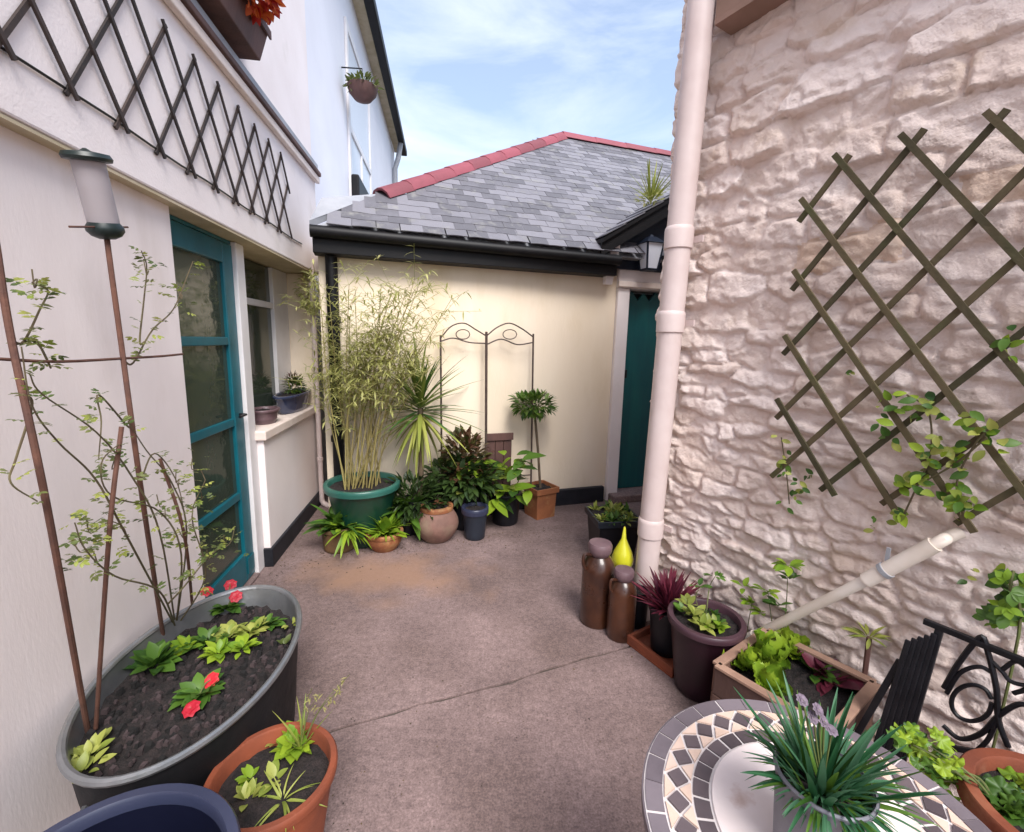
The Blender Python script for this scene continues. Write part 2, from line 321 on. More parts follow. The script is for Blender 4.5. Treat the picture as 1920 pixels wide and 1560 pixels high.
def concrete_mat():
    m = mat('concrete', (.25, .185, .178), (.165, .12, .115), 2.6, .88, bump=.22, bscale=260, bump2=.10, b2scale=18, c3=(.115, .08, .07), s3=1.4, f3=(.46, .74))
    t = m.node_tree; nd = t.nodes; lk = t.links.new; b = nd['Principled BSDF']; src = b.inputs['Base Color'].links[0].from_socket
    g = nd.new('ShaderNodeNewGeometry')
    n = nd.new('ShaderNodeTexNoise'); n.inputs['Scale'].default_value = 130; n.inputs['Detail'].default_value = 8; n.inputs['Roughness'].default_value = .75; lk(g.outputs[0], n.inputs[0])
    r = nd.new('ShaderNodeValToRGB'); r.color_ramp.elements[0].position = .32; r.color_ramp.elements[0].color = (.40, .37, .37, 1); r.color_ramp.elements[1].position = .7; r.color_ramp.elements[1].color = (1.55, 1.5, 1.48, 1)
    lk(n.outputs[0], r.inputs[0]); mu = nd.new('ShaderNodeMix'); mu.data_type = 'RGBA'; mu.blend_type = 'MULTIPLY'; mu.inputs[0].default_value = .85
    n3 = nd.new('ShaderNodeTexNoise'); n3.inputs['Scale'].default_value = 38; n3.inputs['Detail'].default_value = 8; n3.inputs['Roughness'].default_value = .8; lk(g.outputs[0], n3.inputs[0])
    r3 = nd.new('ShaderNodeValToRGB'); r3.color_ramp.elements[0].position = .36; r3.color_ramp.elements[0].color = (.62, .60, .60, 1); r3.color_ramp.elements[1].position = .64; r3.color_ramp.elements[1].color = (1.25, 1.23, 1.22, 1)
    lk(n3.outputs[0], r3.inputs[0]); mu3 = nd.new('ShaderNodeMix'); mu3.data_type = 'RGBA'; mu3.blend_type = 'MULTIPLY'; mu3.inputs[0].default_value = .9; lk(src, mu3.inputs[6]); lk(r3.outputs[0], mu3.inputs[7]); src = mu3.outputs[2]
    lk(src, mu.inputs[6]); lk(r.outputs[0], mu.inputs[7])
    # rusty damp stain near the pots along the back: position along the strip in front of them
    d = nd.new('ShaderNodeVectorMath'); d.operation = 'DISTANCE'; mp = nd.new('ShaderNodeMapping'); mp.inputs['Location'].default_value = (.62, -2.32, 0); mp.inputs['Scale'].default_value = (.8, .8 * 1.9, 1)
    mp.inputs['Location'].default_value = (.75 * .75, -2.72 * 1.5, 0); mp.inputs['Scale'].default_value = (.75, 1.5, 1)
    lk(g.outputs[0], mp.inputs[0]); lk(mp.outputs[0], d.inputs[0]); d.inputs[1].default_value = (0, 0, 0)
    n2 = nd.new('ShaderNodeTexNoise'); n2.inputs['Scale'].default_value = 3.5; n2.inputs['Detail'].default_value = 6; lk(g.outputs[0], n2.inputs[0])
    ad = nd.new('ShaderNodeMath'); ad.operation = 'ADD'; lk(d.outputs['Value'], ad.inputs[0]); lk(n2.outputs[0], ad.inputs[1])
    r2 = nd.new('ShaderNodeValToRGB'); r2.color_ramp.elements[0].position = .62; r2.color_ramp.elements[0].color = (.75, .75, .75, 1); r2.color_ramp.elements[1].position = 1.0; r2.color_ramp.elements[1].color = (0, 0, 0, 1)
    lk(ad.outputs[0], r2.inputs[0]); m2 = nd.new('ShaderNodeMix'); m2.data_type = 'RGBA'; lk(r2.outputs[0], m2.inputs[0]); lk(mu.outputs[2], m2.inputs[6]); m2.inputs[7].default_value = (.27, .155, .10, 1)
    lk(m2.outputs[2], b.inputs['Base Color']); return m
M['concrete'] = concrete_mat()

# ================================================================== THE SETTING
g = MB(); g.add([(-300, -300, -.014), (300, -300, -.014), (300, 300, -.014), (-300, 300, -.014)], [(0, 1, 2, 3)])
ground = struct(g.build('ground', mat('ground_earth', (.10, .08, .07), (.07, .055, .045), 3, .95, bump=.4)))
ja, jb = G(640, 1365), G(1170, 1215); jd = (jb - ja).normalized(); jn = Vector((-jd.y, jd.x, 0))
def slab(pts_fn, label):
    m = MB(); p = pts_fn
    m.add([(q.x, q.y, -.012) for q in p] + [(q.x, q.y, 0) for q in p], [(3, 2, 1, 0), (4, 5, 6, 7), (0, 1, 5, 4), (1, 2, 6, 5), (2, 3, 7, 6), (3, 0, 4, 7)])
    o = m.build('slab', M['concrete'], ground, bevel=.004); o['label'] = label
# the joint wanders a little: cut each slab edge into short runs
def jointline(side):
    pts = []
    for k in range(-40, 61):
        wv = .006 * math.sin(k * .7) + .004 * math.sin(k * 2.3 + 1) + .002 * math.sin(k * 5.1)
        pts.append(ja + jd * (k * .1) + jn * (wv + side * (.0075 + .003 * math.sin(k * 3.7))))
    return pts
for side, far, label in ((1, 7.0, 'concrete slab beyond the cracked joint'), (-1, 5.0, 'concrete slab on the near side of the cracked joint')):
    e = jointline(side); m = MB(); n = len(e); vs = []; fs = []
    for q in e: vs += [(q.x, q.y, -.012), (q.x, q.y, -.004), (q.x + jn.x * side * .0015, q.y + jn.y * side * .0015, 0), (q.x + jn.x * side * far, q.y + jn.y * side * far, 0)]
    for i in range(n - 1):
        a, b = i * 4, (i + 1) * 4
        for k in range(3): fs.append((a + k, b + k, b + k + 1, a + k + 1) if side < 0 else (a + k, a + k + 1, b + k + 1, b + k))
    m.add(vs, fs); o = m.build('slab', M['concrete'], ground); o['label'] = label

# ------------------------------------------------------------------ rendered house on the left
LH = thing('rendered_house', 'pink rendered house with teal glazed door and a window above a boxed sill', 'house', FL.pt(-1, 0, 0))
sW = FL.sz(341, 640, 0)[0]                                    # near edge of the door opening
DO = -.06                                                     # door face
sD0 = sW - .12; sD1 = FL.sz(447, 640, DO)[0]; sP1 = FL.sz(462, 640, DO)[0]
ZL = 2.03
m = MB(); m.fbox(FL, -6, sW, -.30, 0, 0, ZL); m.build('wall', M['render_pink'], LH, bevel=.006)
m = MB(); m.fbox(FL, sW, 1.27, -.6, -.30, 0, ZL); m.build('inner_wall', M['render_cream'], LH)
m = MB(); m.fbox(FL, -6, 1.27, -3.0, .05, ZL, 2.80); m.build('wall', M['render_upper'], LH, bevel=.008)['label'] = 'jettied upper wall carrying the dark trellis'
m = MB(); m.fbox(FL, -6, 1.27, -3.0, .03, 2.80, 7.2); m.build('wall', M['render_upper'], LH)['label'] = 'upper storey wall above the moulding'
m = MB(); m.fbox(FL, -6, 1.285, .052, .085, 2.765, 2.815); m.build('moulding', M['cream_trim'], LH, bevel=.006)
m = MB(); m.fbox(FL, -6, 1.28, .033, .10, 2.817, 2.85); m.build('gutter', M['brown_wood'], LH, bevel=.006)
m = MB(); m.fbox(FL, -6, 1.285, .032, .075, 2.852, 2.915); m.build('moulding', M['lead'], LH, bevel=.006)['label'] = 'grey lead capping of the moulding'
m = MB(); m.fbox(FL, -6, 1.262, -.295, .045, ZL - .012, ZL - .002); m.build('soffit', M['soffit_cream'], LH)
# door
zR = [FL.sz(387, 640, DO)[1], FL.sz(392, 811, DO)[1], FL.sz(408, 963, DO)[1]]
zDT = FL.sz(440, 463, DO)[1]; st = .075
sS = FL.sz(430, 640, DO)[0]
d = MB(); d.fbox(FL, sD0, sD0 + .09, DO - .04, DO, .02, zDT); d.fbox(FL, sS, sD1, DO - .04, DO, .02, zDT); d.fbox(FL, sD0 + .09, sS, DO - .04, DO, zDT - .11, zDT); d.fbox(FL, sD0 + .09, sS, DO - .04, DO, .02, .20)
door = d.build('door', M['teal'], LH, bevel=.005)
zs = [.20] + sorted(zR) + [zDT - .11]
for z in zR:
    r = MB(); r.fbox(FL, sD0 + .092, sS - .002, DO - .042, DO - .003, z - .022, z + .022); r.build('rail', M['teal'], door, bevel=.004)
for i in range(4):
    lo = zs[i] + (.022 if i else 0); hi = zs[i + 1] - (.022 if i < 3 else 0)
    r = MB(); r.fbox(FL, sD0 + .08, sS + .01, DO - .028, DO - .020, lo - .01, hi + .01); r.build('pane', M['glass_dark'], door)
h = MB(); hz = FL.sz(455, 775, DO)[1]; hs = (sS + sD1) / 2
h.tube([FL.pt(hs, DO, hz), FL.pt(hs, DO + .035, hz), FL.pt(hs - .09, DO + .04, hz)], .008, 8); h.build('handle', M['iron'], door, smooth=True)
h = MB(); h.fbox(FL, sS + .012, sD1 - .012, DO + .001, DO + .006, .06, .16); h.build('kick_plate', M['teal'], door)
m = MB(); m.fbox(FL, sD1 + .004, sP1, -.28, DO + .02, 0, ZL - .015); m.build('door_frame', M['white_paint'], LH, bevel=.005)
m = MB(); m.fbox(FL, sD0 - .2, sD1 + .002, -.28, DO - .005, zDT + .004, ZL - .015); m.build('door_frame', M['teal'], LH)
m = MB(); m.fbox(FL, sW - .02, sD1, -.28, DO + .03, -.004, .016); m.build('threshold', M['concrete'], LH, bevel=.004)
# window above the boxed sill
WO = -.20; s0 = sP1 + .002; sw1 = FL.sz(514, 640, WO)[0]; swf = FL.sz(540, 640, WO)[0]; zbar = FL.sz(487, 569, WO)[1]
m = MB(); m.fbox(FL, s0, sw1 + .02, WO - .02, WO - .012, .88, ZL - .02); wn = m.build('window', M['glass_dark'], LH)
m = MB(); m.fbox(FL, s0 + .001, sw1, WO - .010, WO + .012, zbar - .022, zbar + .022); m.build('glazing_bar', M['white_paint'], wn, bevel=.003)
m = MB(); m.fbox(FL, sw1, swf, WO - .05, WO + .015, .90, ZL - .016); m.build('frame', M['white_paint'], wn, bevel=.004)
m = MB(); m.fbox(FL, s0 + .001, sw1, WO - .011, WO + .008, .905, .955); m.build('frame', M['white_paint'], wn, bevel=.003)
sE = 1.12
m = MB(); m.fbox(FL, swf + .002, 1.27, -.298, 0, .0, ZL - .014); m.build('wall', M['render_cream'], LH, bevel=.006)['label'] = 'cream jamb beside the window'
m = MB(); m.fbox(FL, 0, swf, -.298, -.002, .0, .845); m.build('wall', M['render_upper'], LH, bevel=.006)['label'] = 'low wall under the window'
m = MB(); m.fbox(FL, -.025, swf + .25, -.297, .022, .847, .908); m.build('sill', M['cream_trim'], LH, bevel=.008)
m = MB(); m.fbox(FL, -.02, 1.275, -.296, .016, .0, .125); m.build('plinth', M['plinth'], LH, bevel=.004)
# corner downpipe
cp = FL.sz(592, 700, .035)[0]
t = thing('downpipe', 'thin pinkish downpipe on the corner beside the boxed sill', 'pipe', FL.pt(cp, .035, 0))
m = MB(); m.tube([FL.pt(cp, .038, .06), FL.pt(cp, .038, 1.2), FL.pt(cp, .038, ZL + .1)], .021, 12); m.build('tube', M['pipe_paint'], t, smooth=True)
for z in (.42, 1.15, 1.9):
    m = MB(); m.lathe(FL.pt(cp, .038, z), [(.022, 0), (.027, .004), (.027, .03), (.022, .034)], 12); m.build('bracket', M['pipe_paint'], t, smooth=True)
m = MB(); m.tube([FL.pt(cp, .038, .06), FL.pt(cp, .05, .03), FL.pt(cp - .01, .10, .005)], .023, 12); m.build('shoe', M['pipe_paint'], t, smooth=True)

# ------------------------------------------------------------------ tall white house further back
TO = -.10
sT1, zE = FL.sz(752, 284, .06)
TH = thing('tall_house', 'tall white house behind with dark sloping gutter line against the sky', 'house', FL.pt(1.3, TO, 0))
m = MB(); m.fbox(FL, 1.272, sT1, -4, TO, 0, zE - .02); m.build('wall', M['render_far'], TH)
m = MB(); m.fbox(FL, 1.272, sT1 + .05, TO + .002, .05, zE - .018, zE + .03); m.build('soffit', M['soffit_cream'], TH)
m = MB(); m.fbox(FL, 1.272, sT1 + .15, .052, .19, zE - .05, zE + .08); m.build('gutter', M['black_paint'], TH, bevel=.02)
m = MB(); a = [FL.pt(1.272, .12, zE + .05), FL.pt(sT1 + .1, .12, zE + .05), FL.pt(sT1 + .1, -3, zE + 2.2), FL.pt(1.272, -3, zE + 2.2)]
m.hexa([p for p in a] + [p + Vector((0, 0, .08)) for p in a]); m.build('roof', M['slate_rest'], TH)
s1, s2 = FL.sz(653, 250, TO)[0], FL.sz(691, 250, TO)[0]
m = MB(); m.fbox(FL, s1, s2, TO - .01, TO + .012, 2.5, 5.3); tw = m.build('window', M['glass_pale'], TH)
for (a, b, z0, z1) in ((s1 - .06, s1 + .04, 2.45, 5.35), (s2 - .04, s2 + .06, 2.45, 5.35), (s1 + .042, s2 - .042, 4.1, 4.18), (s1 + .042, s2 - .042, 5.25, 5.35), ((s1 + s2) / 2 - .03, (s1 + s2) / 2 + .03, 2.5, 4.098)):
    m = MB(); m.fbox(FL, a, b, TO + .001, TO + .03, z0, z1); m.build('frame', M['white_paint'], tw, bevel=.005)
sp, zp = FL.sz(747, 310, .02); 
m = MB(); m.tube([FL.pt(sp - .3, .11, zE - .02), FL.pt(sp - .3, .05, zE - .35), FL.pt(sp - .3, -.03, zE - .6), FL.pt(sp - .3, -.03, 2.0)], .06, 8); m.build('downpipe', M['lead'], TH, smooth=True)
sh, zh = FL.sz(676, 366, -.05)
m = MB(); m.fbox(FL, sh - .55, sh + .5, TO + .032, .03, zh - .22, zh + .10); m.build('vent_box', M['black_paint'], TH, bevel=.02)

# ------------------------------------------------------------------ outbuilding with slate roof
sL = FB.sz(603, 640, 0)[0]; EO = .15
zb = (FB.sz(637, 470, EO)[1] + FB.sz(1146, 522, EO)[1]) / 2; zt = (FB.sz(602, 418, EO)[1] + FB.sz(1157, 482, EO)[1]) / 2
OB = thing('outbuilding', 'cream outbuilding with grey slate roof, black fascia and red ridge tiles', 'building', FB.pt(-.5, 0, 0))
sJ = FB.sz(1146, 700, 0)[0]; sG0 = FB.sz(1168, 700, 0)[0]; sG1 = sG0 + .82; zG = FB.sz(1190, 543, 0)[1]
m = MB(); m.fbox(FB, sL, sJ, -.3, 0, 0, zt); m.build('wall', M['render_cream'], OB)
m = MB(); m.fbox(FB, sL, sL + .3, -5, -.302, 0, zt); m.build('wall', M['render_cream'], OB)
m = MB(); m.fbox(FB, sG1 + .1, 6.5, -.3, 0, 0, zt); m.build('wall', M['render_cream'], OB)
m = MB(); m.fbox(FB, sJ + .002, sG0, -.3, .035, 0, zG); m.build('jamb', M['render_upper'], OB, bevel=.008)
m = MB(); m.fbox(FB, sG1, sG1 + .098, -.3, .035, 0, zG); m.build('jamb', M['render_upper'], OB, bevel=.008)
m = MB(); m.fbox(FB, sJ + .002, sG1 + .098, -.3, .035, zG + .002, 2.55); m.build('lintel', M['render_upper'], OB, bevel=.008)
m = MB(); m.fbox(FB, sJ - .01, sG1 + .1, .036, .065, zG + .01, zG + .06); m.build('drip_mould', M['cream_trim'], OB, bevel=.006)
m = MB(); m.fbox(FB, sL + .05, sJ - .03, .002, .05, 0, .15); m.build('plinth', M['plinth'], OB, bevel=.006)
m = MB(); m.fbox(FB, sG0 - .1, sG1 + .1, -.28, .14, 0, .075); m.build('step', M['concrete'], OB, bevel=.01)
sF1 = FB.sz(1158, 500, EO)[0]
m = MB(); m.fbox(FB, sL - .02, sF1, .002, EO, zb, zt - .045); m.build('fascia', M['black_paint'], OB, bevel=.006)
m = MB(); m.tube([FB.pt(sL - .03, EO + .03, zt - .04), FB.pt(sF1, EO + .03, zt - .055)], .042, 12); m.build('gutter', M['black_paint'], OB, smooth=True)
# gate: boards with pointed tops
gate = None
for i in range(6):
    a = sG0 + .012 + i * .133; b = a + .127; z0, z1 = .085, zG - .10 + (.0 if i % 2 else .012); o0, o1 = -.09, -.06
    m = MB(); c = (a + b) / 2
    pr = [(a, z0), (b, z0), (b, z1), (c, z1 + .075), (a, z1)]
    vs = [FB.pt(s, o0, z) for s, z in pr] + [FB.pt(s, o1, z) for s, z in pr]
    m.add(vs, [(0, 1, 2, 3, 4), (9, 8, 7, 6, 5)] + [(i2, (i2 + 1) % 5 + 0 if False else (i2 + 1) % 5, 5 + (i2 + 1) % 5, 5 + i2) for i2 in range(5)])
    if gate is None:
        gate = thing('plank_gate', 'teal boarded gate with pointed plank tops under the lantern', 'gate', FB.pt(sG0 + .4, -.07, .08))
    m.build('plank', M['teal_gate'], gate, bevel=.004)
for z in (.35, 1.45):
    m = MB(); m.fbox(FB, sG0 + .02, sG1 - .02, -.125, -.092, z, z + .1); m.build('ledge', M['teal_gate'], gate)
m = MB(); m.fbox(FB, sG0 + .03, sG0 + .07, -.059, -.04, 1.18, 1.26); m.build('latch', M['iron'], gate, bevel=.004)
m = MB(); m.fbox(FB, sG0 + .001, sG1 - .001, -.30, -.29, .08, zG); m.build('gate_dark_sheet', M['black_paint'], OB)  # black sheet stands in for the darkness behind the open gate top
# roof
PITCH = math.radians(40); RO = EO + .05; cP, sPi = math.cos(PITCH), math.sin(PITCH)
def RT(s, t, h=0.0): return FB.pt(s, RO - t * cP + h * sPi, zt + t * sPi + h * cP)
def RP(px, py):
    r = ray(px, py); nrm = Vector((FB.n.x * sPi, FB.n.y * sPi, cP)); q = RT(0, 0); k = (q - CAM).dot(nrm) / r.dot(nrm); p = CAM + r * k
    s = FB.so(p)[0]; return (s, (p.z - zt) / sPi)
sA, tA = RP(1052, 256); sB, tB = RP(712, 366); sQ, tQ = RP(603, 374)
sK = 6.5
m = MB(); D2 = 2 * (tA * cP) - RO
A0, A1, A2, A3 = RT(sL - .03, 0, -.03), RT(sK, 0, -.03), RT(sK, tA, -.03), RT(sA, tA, -.03)
B0, B1 = FB.pt(sL - .03, RO - 2 * tA * cP, zt - .03), FB.pt(sK, RO - 2 * tA * cP, zt - .03)
m.add([A0, A1, A2, A3, B0, B1], [(0, 1, 2, 3), (0, 3, 4), (3, 2, 5, 4), (0, 4, 5, 1), (1, 5, 2)]); roof = m.build('roof', M['lead'], OB)
# lead cricket left of the hip, running to the house
m = MB(); pl = [RT(sL - .03, .02, .012), RT(sB, tB, .012), RT(sQ, tQ, .012)]
pl2 = pl + [RT(sB, tB, -.03), RT(sL - .03, 0, -.03), RT(sQ, tQ, -.03)]
m.add([pl[0], pl[1], pl[2], pl2[4], pl2[3], pl2[5]], [(0, 1, 2), (5, 4, 3), (0, 3, 4, 1), (1, 4, 5, 2), (2, 5, 3, 0)]); m.build('flashing', M['lead'], roof)
sw, ex, ln, th = .165, .100, .21, .007
sm = []
for v in range(4):
    q = MB(); r_ = random.Random(v); j = [r_.uniform(-.006, .006) for _ in range(6)]
    base = [(-.0805, j[0]), (-.03, j[1]), (.035, j[2]), (.0805, j[3]), (.0805, ln), (-.0805, ln)]
    q.add([(x, y, th) for x, y in base] + [(x, y, 0) for x, y in base], [(0, 1, 2, 3, 4, 5)] + [((i + 1) % 6, i, 6 + i, 6 + (i + 1) % 6) for i in range(6)])
    sm.append(q.mesh('slate', M['slate']))
ux = Vector((FB.d.x, FB.d.y, 0)); uy = (RT(0, 1) - RT(0, 0)).normalized(); uz = ux.cross(uy)
slots = []
nrow = int(tA / ex)
for r_ in range(nrow):
    t0 = r_ * ex
    sh0 = sL - .03 + (sA - (sL - .03)) * min(1, (t0 + .05) / tA)
    for k in range(int((sK - sL) / sw) + 1):
        s = sL + (k + (.5 if r_ % 2 else 0)) * sw + rnd.uniform(-.006, .006)
        if s < sh0 + .07 or s > 4.2: continue
        slots.append((s, t0 + rnd.uniform(-.005, .005)))
def slate_m(s, t):
    p = RT(s, t, .010); ang = rnd.uniform(-.012, .012); tl = -.030 + rnd.uniform(-.006, .006)
    Mx = Matrix.Identity(4)
    for i in range(3): Mx[i][0], Mx[i][1], Mx[i][2], Mx[i][3] = ux[i], uy[i], uz[i], p[i]
    return Mx @ Matrix.Rotation(ang, 4, 'Z') @ Matrix.Rotation(tl, 4, 'X')
slots.sort(key=lambda q: (RT(*q) - CAM).length)
rest = MB()
for i, (s, t) in enumerate(slots):
    Mx = slate_m(s, t)
    if i < 300: inst('slate', sm[i % 4], roof, Mx)
    else:
        me = sm[i % 4]; rest.add([Mx @ v.co for v in me.vertices], [tuple(p.vertices) for p in me.polygons])
o = rest.build('slate_field', M['slate_rest'], roof, kind='stuff')
# red hip and ridge tiles
def ridge_tile(a, b, left_dir, right_dir, wl=.13):
    a = Vector(a); b = Vector(b); q = MB(); t = (b - a).normalized(); up = Vector((0, 0, 1)); x = t.cross(up).normalized(); y = x.cross(t)
    vs = []
    for e, lift in ((a, .010), (b, .004)):
        for k in range(7):
            an = math.pi * (k / 6); vs.append(e + x * math.cos(an) * wl + y * (math.sin(an) * wl * .85 - .045 + lift))
        for k in range(7):
            an = math.pi * (k / 6); vs.append(e + x * math.cos(an) * (wl - .016) + y * (math.sin(an) * (wl * .85 - .016) - .047 + lift))
    fs = []
    for k in range(6): fs += [(k, k + 1, 15 + k, 14 + k), (8 + k, 7 + k, 21 + k, 22 + k), (k + 1, k, 7 + k, 8 + k), (14 + k, 15 + k, 22 + k, 21 + k)]
    fs += [(0, 14, 21, 7), (6, 13, 27, 20)]
    q.add(vs, fs); return q
h0, h1 = RT(sB, tB), RT(sA, tA); nh = 11
for k in range(nh):
    a = h0.lerp(h1, k / nh); b = h0.lerp(h1, (k + 1.06) / nh); ridge_tile(a, b, None, None, .105).build('ridge_tile', M['ridge_tile'], roof, smooth=True)
h2 = RT(4.4, tA); nr = 9
for k in range(nr):
    a = h1.lerp(h2, k / nr); b = h1.lerp(h2, (k + 1.05) / nr); ridge_tile(a, b, None, None, .105).build('ridge_tile', M['ridge_tile'], roof, smooth=True)
# black downpipe on the outbuilding
bp = FB.sz(627, 640, .05)[0]
t = thing('downpipe', 'thick black downpipe at the outbuilding corner behind the bamboo', 'pipe', FB.pt(bp, .05, 0))
m = MB(); m.tube([FB.pt(bp, .052, 0), FB.pt(bp, .052, 1.0), FB.pt(bp, .052, zb - .002)], .043, 12); m.build('tube', M['black_paint'], t, smooth=True)
for z in (.7, 1.6):
    m = MB(); m.lathe(FB.pt(bp, .052, z), [(.044, 0), (.053, .005), (.053, .05), (.044, .055)], 14); m.build('collar', M['black_paint'], t, smooth=True)
# little gable over the gate
PO = .20; ps0, pz0 = FB.sz(1128, 455, PO); ps1, pz1 = FB.sz(1240, 388, PO); gs = (pz1 - pz0) / (ps1 - ps0); pc = sG0 + .46; pza = pz0 + gs * (pc - ps0)
PG = thing('porch_gable', 'small dark blue gable canopy over the teal gate', 'canopy', FB.pt(pc, 0, zG + .1))
def slope_board(m, o0, o1, dz, th):
    for sg in (-1, 1):
        e = pc + sg * (pc - ps0); a = [FB.pt(e, o0, pz0 + dz), FB.pt(pc, o0, pza + dz), FB.pt(pc, o1, pza + dz), FB.pt(e, o1, pz0 + dz)]
        m.hexa(a + [p + Vector((0, 0, th)) for p in a])
m = MB(); slope_board(m, -.6, PO + .03, .0, .035); m.build('roof', M['black_paint'], PG)
m = MB(); slope_board(m, PO - .012, PO + .005, -.11, .108); m.build('bargeboard', M['black_paint'], PG)
m = MB(); a = [(ps0 + .14, zG + .16), (2 * pc - ps0 - .14, zG + .16), (2 * pc - ps0 - .05, pz0), (pc, pza - .09), (ps0 + .05, pz0)]
m.add([FB.pt(s, .037, z) for s, z in a] + [FB.pt(s, .07, z) for s, z in a], [(4, 3, 2, 1, 0), (5, 6, 7, 8, 9)] + [(i, (i + 1) % 5, 5 + (i + 1) % 5, 5 + i) for i in range(5)]); m.build('infill', M['navy'], PG)
for k, s in enumerate((ps0 + .12,)):
    m = MB(); m.hexa([FB.pt(s, .038, zG + .02), FB.pt(s + .07, .038, zG + .02), FB.pt(s + .07, .08, zG + .02), FB.pt(s, .08, zG + .02), FB.pt(s, .038, pz0), FB.pt(s + .07, .038, pz0), FB.pt(s + .07, PO - .02, pz0), FB.pt(s, PO - .02, pz0)]); m.build('bracket', M['render_upper'], PG)
gm = [[FB.pt(0, 0, 0)]]
for sg in (-1,):
    for r_ in range(5):
        for k in range(4):
            f0 = (r_ + .0) / 5; f1 = (r_ + 1.15) / 5; e0 = ps0 + (pc - ps0) * f0; e1 = ps0 + (pc - ps0) * min(1, f1); z0 = pz0 + .037 + gs * (e0 - ps0) + .012; z1 = pz0 + .037 + gs * (e1 - ps0)
            oa = PO + .04 - k * .2; ob = oa - .195
            a = [FB.pt(e0, oa, z0), FB.pt(e1, oa, z1), FB.pt(e1, ob, z1), FB.pt(e0, ob, z0)]; m = MB(); m.hexa(a + [p + Vector((0, 0, .007)) for p in a]); m.build('slate', M['slate'], PG)
# lantern
lp = FB.px(1218, 480, .17); ls = FB.so(lp)[0]; lz = lp.z
LN = thing('wall_lantern', 'blue-black wall lantern with pale glass above the teal gate', 'lantern', FB.pt(ls, .07, lz))
def ring(s, o, z, hw): return [FB.pt(s - hw, o - hw, z), FB.pt(s + hw, o - hw, z), FB.pt(s + hw, o + hw, z), FB.pt(s - hw, o + hw, z)]
m = MB(); m.hexa(ring(ls, .17, lz - .125, .055) + ring(ls, .17, lz - .110, .06)); m.hexa(ring(ls, .17, lz + .10, .095) + ring(ls, .17, lz + .155, .035)); m.hexa(ring(ls, .17, lz + .157, .02) + ring(ls, .17, lz + .175, .012)); m.build('cap', M['navy'], LN)
m = MB(); m.hexa(ring(ls, .17, lz - .108, .05) + ring(ls, .17, lz + .098, .078)); m.build('glass', M['lantern_glass'], LN)
for sx in (-1, 1):
    for oy in (-1, 1):
        m = MB(); m.bar(FB.pt(ls + sx * .053, .17 + oy * .053, lz - .11), FB.pt(ls + sx * .08, .17 + oy * .08, lz + .10), .013, .013, FB.pt(1, 0, 0) - FB.pt(0, 0, 0)); m.build('frame_bar', M['navy'], LN)
m = MB(); m.fbox(FB, ls - .03, ls + .03, .071, .08, lz - .06, lz + .1); m.tube([FB.pt(ls, .078, lz + .05), FB.pt(ls, .09, lz - .09), FB.pt(ls, .16, lz - .12)], .009, 8); m.build('bracket', M['navy'], LN)

# ------------------------------------------------------------------ painted rubble house on the right
RH = thing('stone_house', 'painted rubble stone house wall in pale pinkish cream', 'house', FR.pt(-.8, 0, 0))
S0, S1, Z1, RES = -2.35, FR.sz(1277, 20, 0)[0], 3.45, .0085
ns, nz = int((S1 - S0) / RES) + 1, int(Z1 / RES) + 1
gs_, gz_ = np.meshgrid(np.linspace(S0, S1, ns), np.linspace(0, Z1, nz), indexing='ij')
rg = np.random.RandomState(5)
def vnoise(x, y, seed):
    r = np.random.RandomState(seed).rand(64, 64); xi = np.floor(x).astype(int); yi = np.floor(y).astype(int); fx = x - xi; fy = y - yi
    fx = fx * fx * (3 - 2 * fx); fy = fy * fy * (3 - 2 * fy); q = lambda a, b: r[a % 64, b % 64]
    return (q(xi, yi) * (1 - fx) + q(xi + 1, yi) * fx) * (1 - fy) + (q(xi, yi + 1) * (1 - fx) + q(xi + 1, yi + 1) * fx) * fy - .5
wx = gs_ + .06 * vnoise(gs_ * 7, gz_ * 9, 1) + .025 * vnoise(gs_ * 19, gz_ * 23, 2)
wz = gz_ + .045 * vnoise(gs_ * 6, gz_ * 8, 3) + .02 * vnoise(gs_ * 17, gz_ * 21, 4)
seeds = []; z = .03
while z < Z1 + .1:
    hgt = rg.uniform(.05, .10) if z < 1.5 else rg.uniform(.07, .19); s = S0 - .1 + rg.uniform(0, .2)
    while s < S1 + .15:
        wd = rg.uniform(.12, .34) * (1.15 if hgt > .10 else .85); seeds.append((s + wd / 2, z + hgt / 2 + rg.uniform(-.03, .03), wd, hgt)); s += wd
    z += hgt
seeds = np.array(seeds); nsd = len(seeds)
d1 = np.full(gs_.shape, 9.0); d2 = np.full(gs_.shape, 9.0); idx = np.zeros(gs_.shape, int)
for i, (cs, cz, wd, hg) in enumerate(seeds):
    msk = (abs(wx - cs) < .6) & (abs(wz - cz) < .4)
    dd = np.sqrt(((wx[msk] - cs) / (wd * .5)) ** 2 + ((wz[msk] - cz) / (hg * .5)) ** 2) * min(wd, hg) * .5
    dd = np.maximum(abs(wx[msk] - cs) / (wd * .5), abs(wz[msk] - cz) / (hg * .5)) * min(wd, hg) * .25 + dd * .5
    a1, a2, ai = d1[msk], d2[msk], idx[msk]; new = dd < a1
    a2 = np.where(new, a1, np.minimum(a2, dd)); a1 = np.where(new, dd, a1); ai = np.where(new, i, ai); d1[msk], d2[msk], idx[msk] = a1, a2, ai
edge = np.clip((d2 - d1) / .016, 0, 1); edge = edge ** .7
hh = rg.uniform(.004, .030, nsd)[idx]; tx = rg.uniform(-.12, .12, nsd)[idx]; tz = rg.uniform(-.30, .10, nsd)[idx]
loc_s = gs_ - seeds[idx, 0]; loc_z = gz_ - seeds[idx, 1]
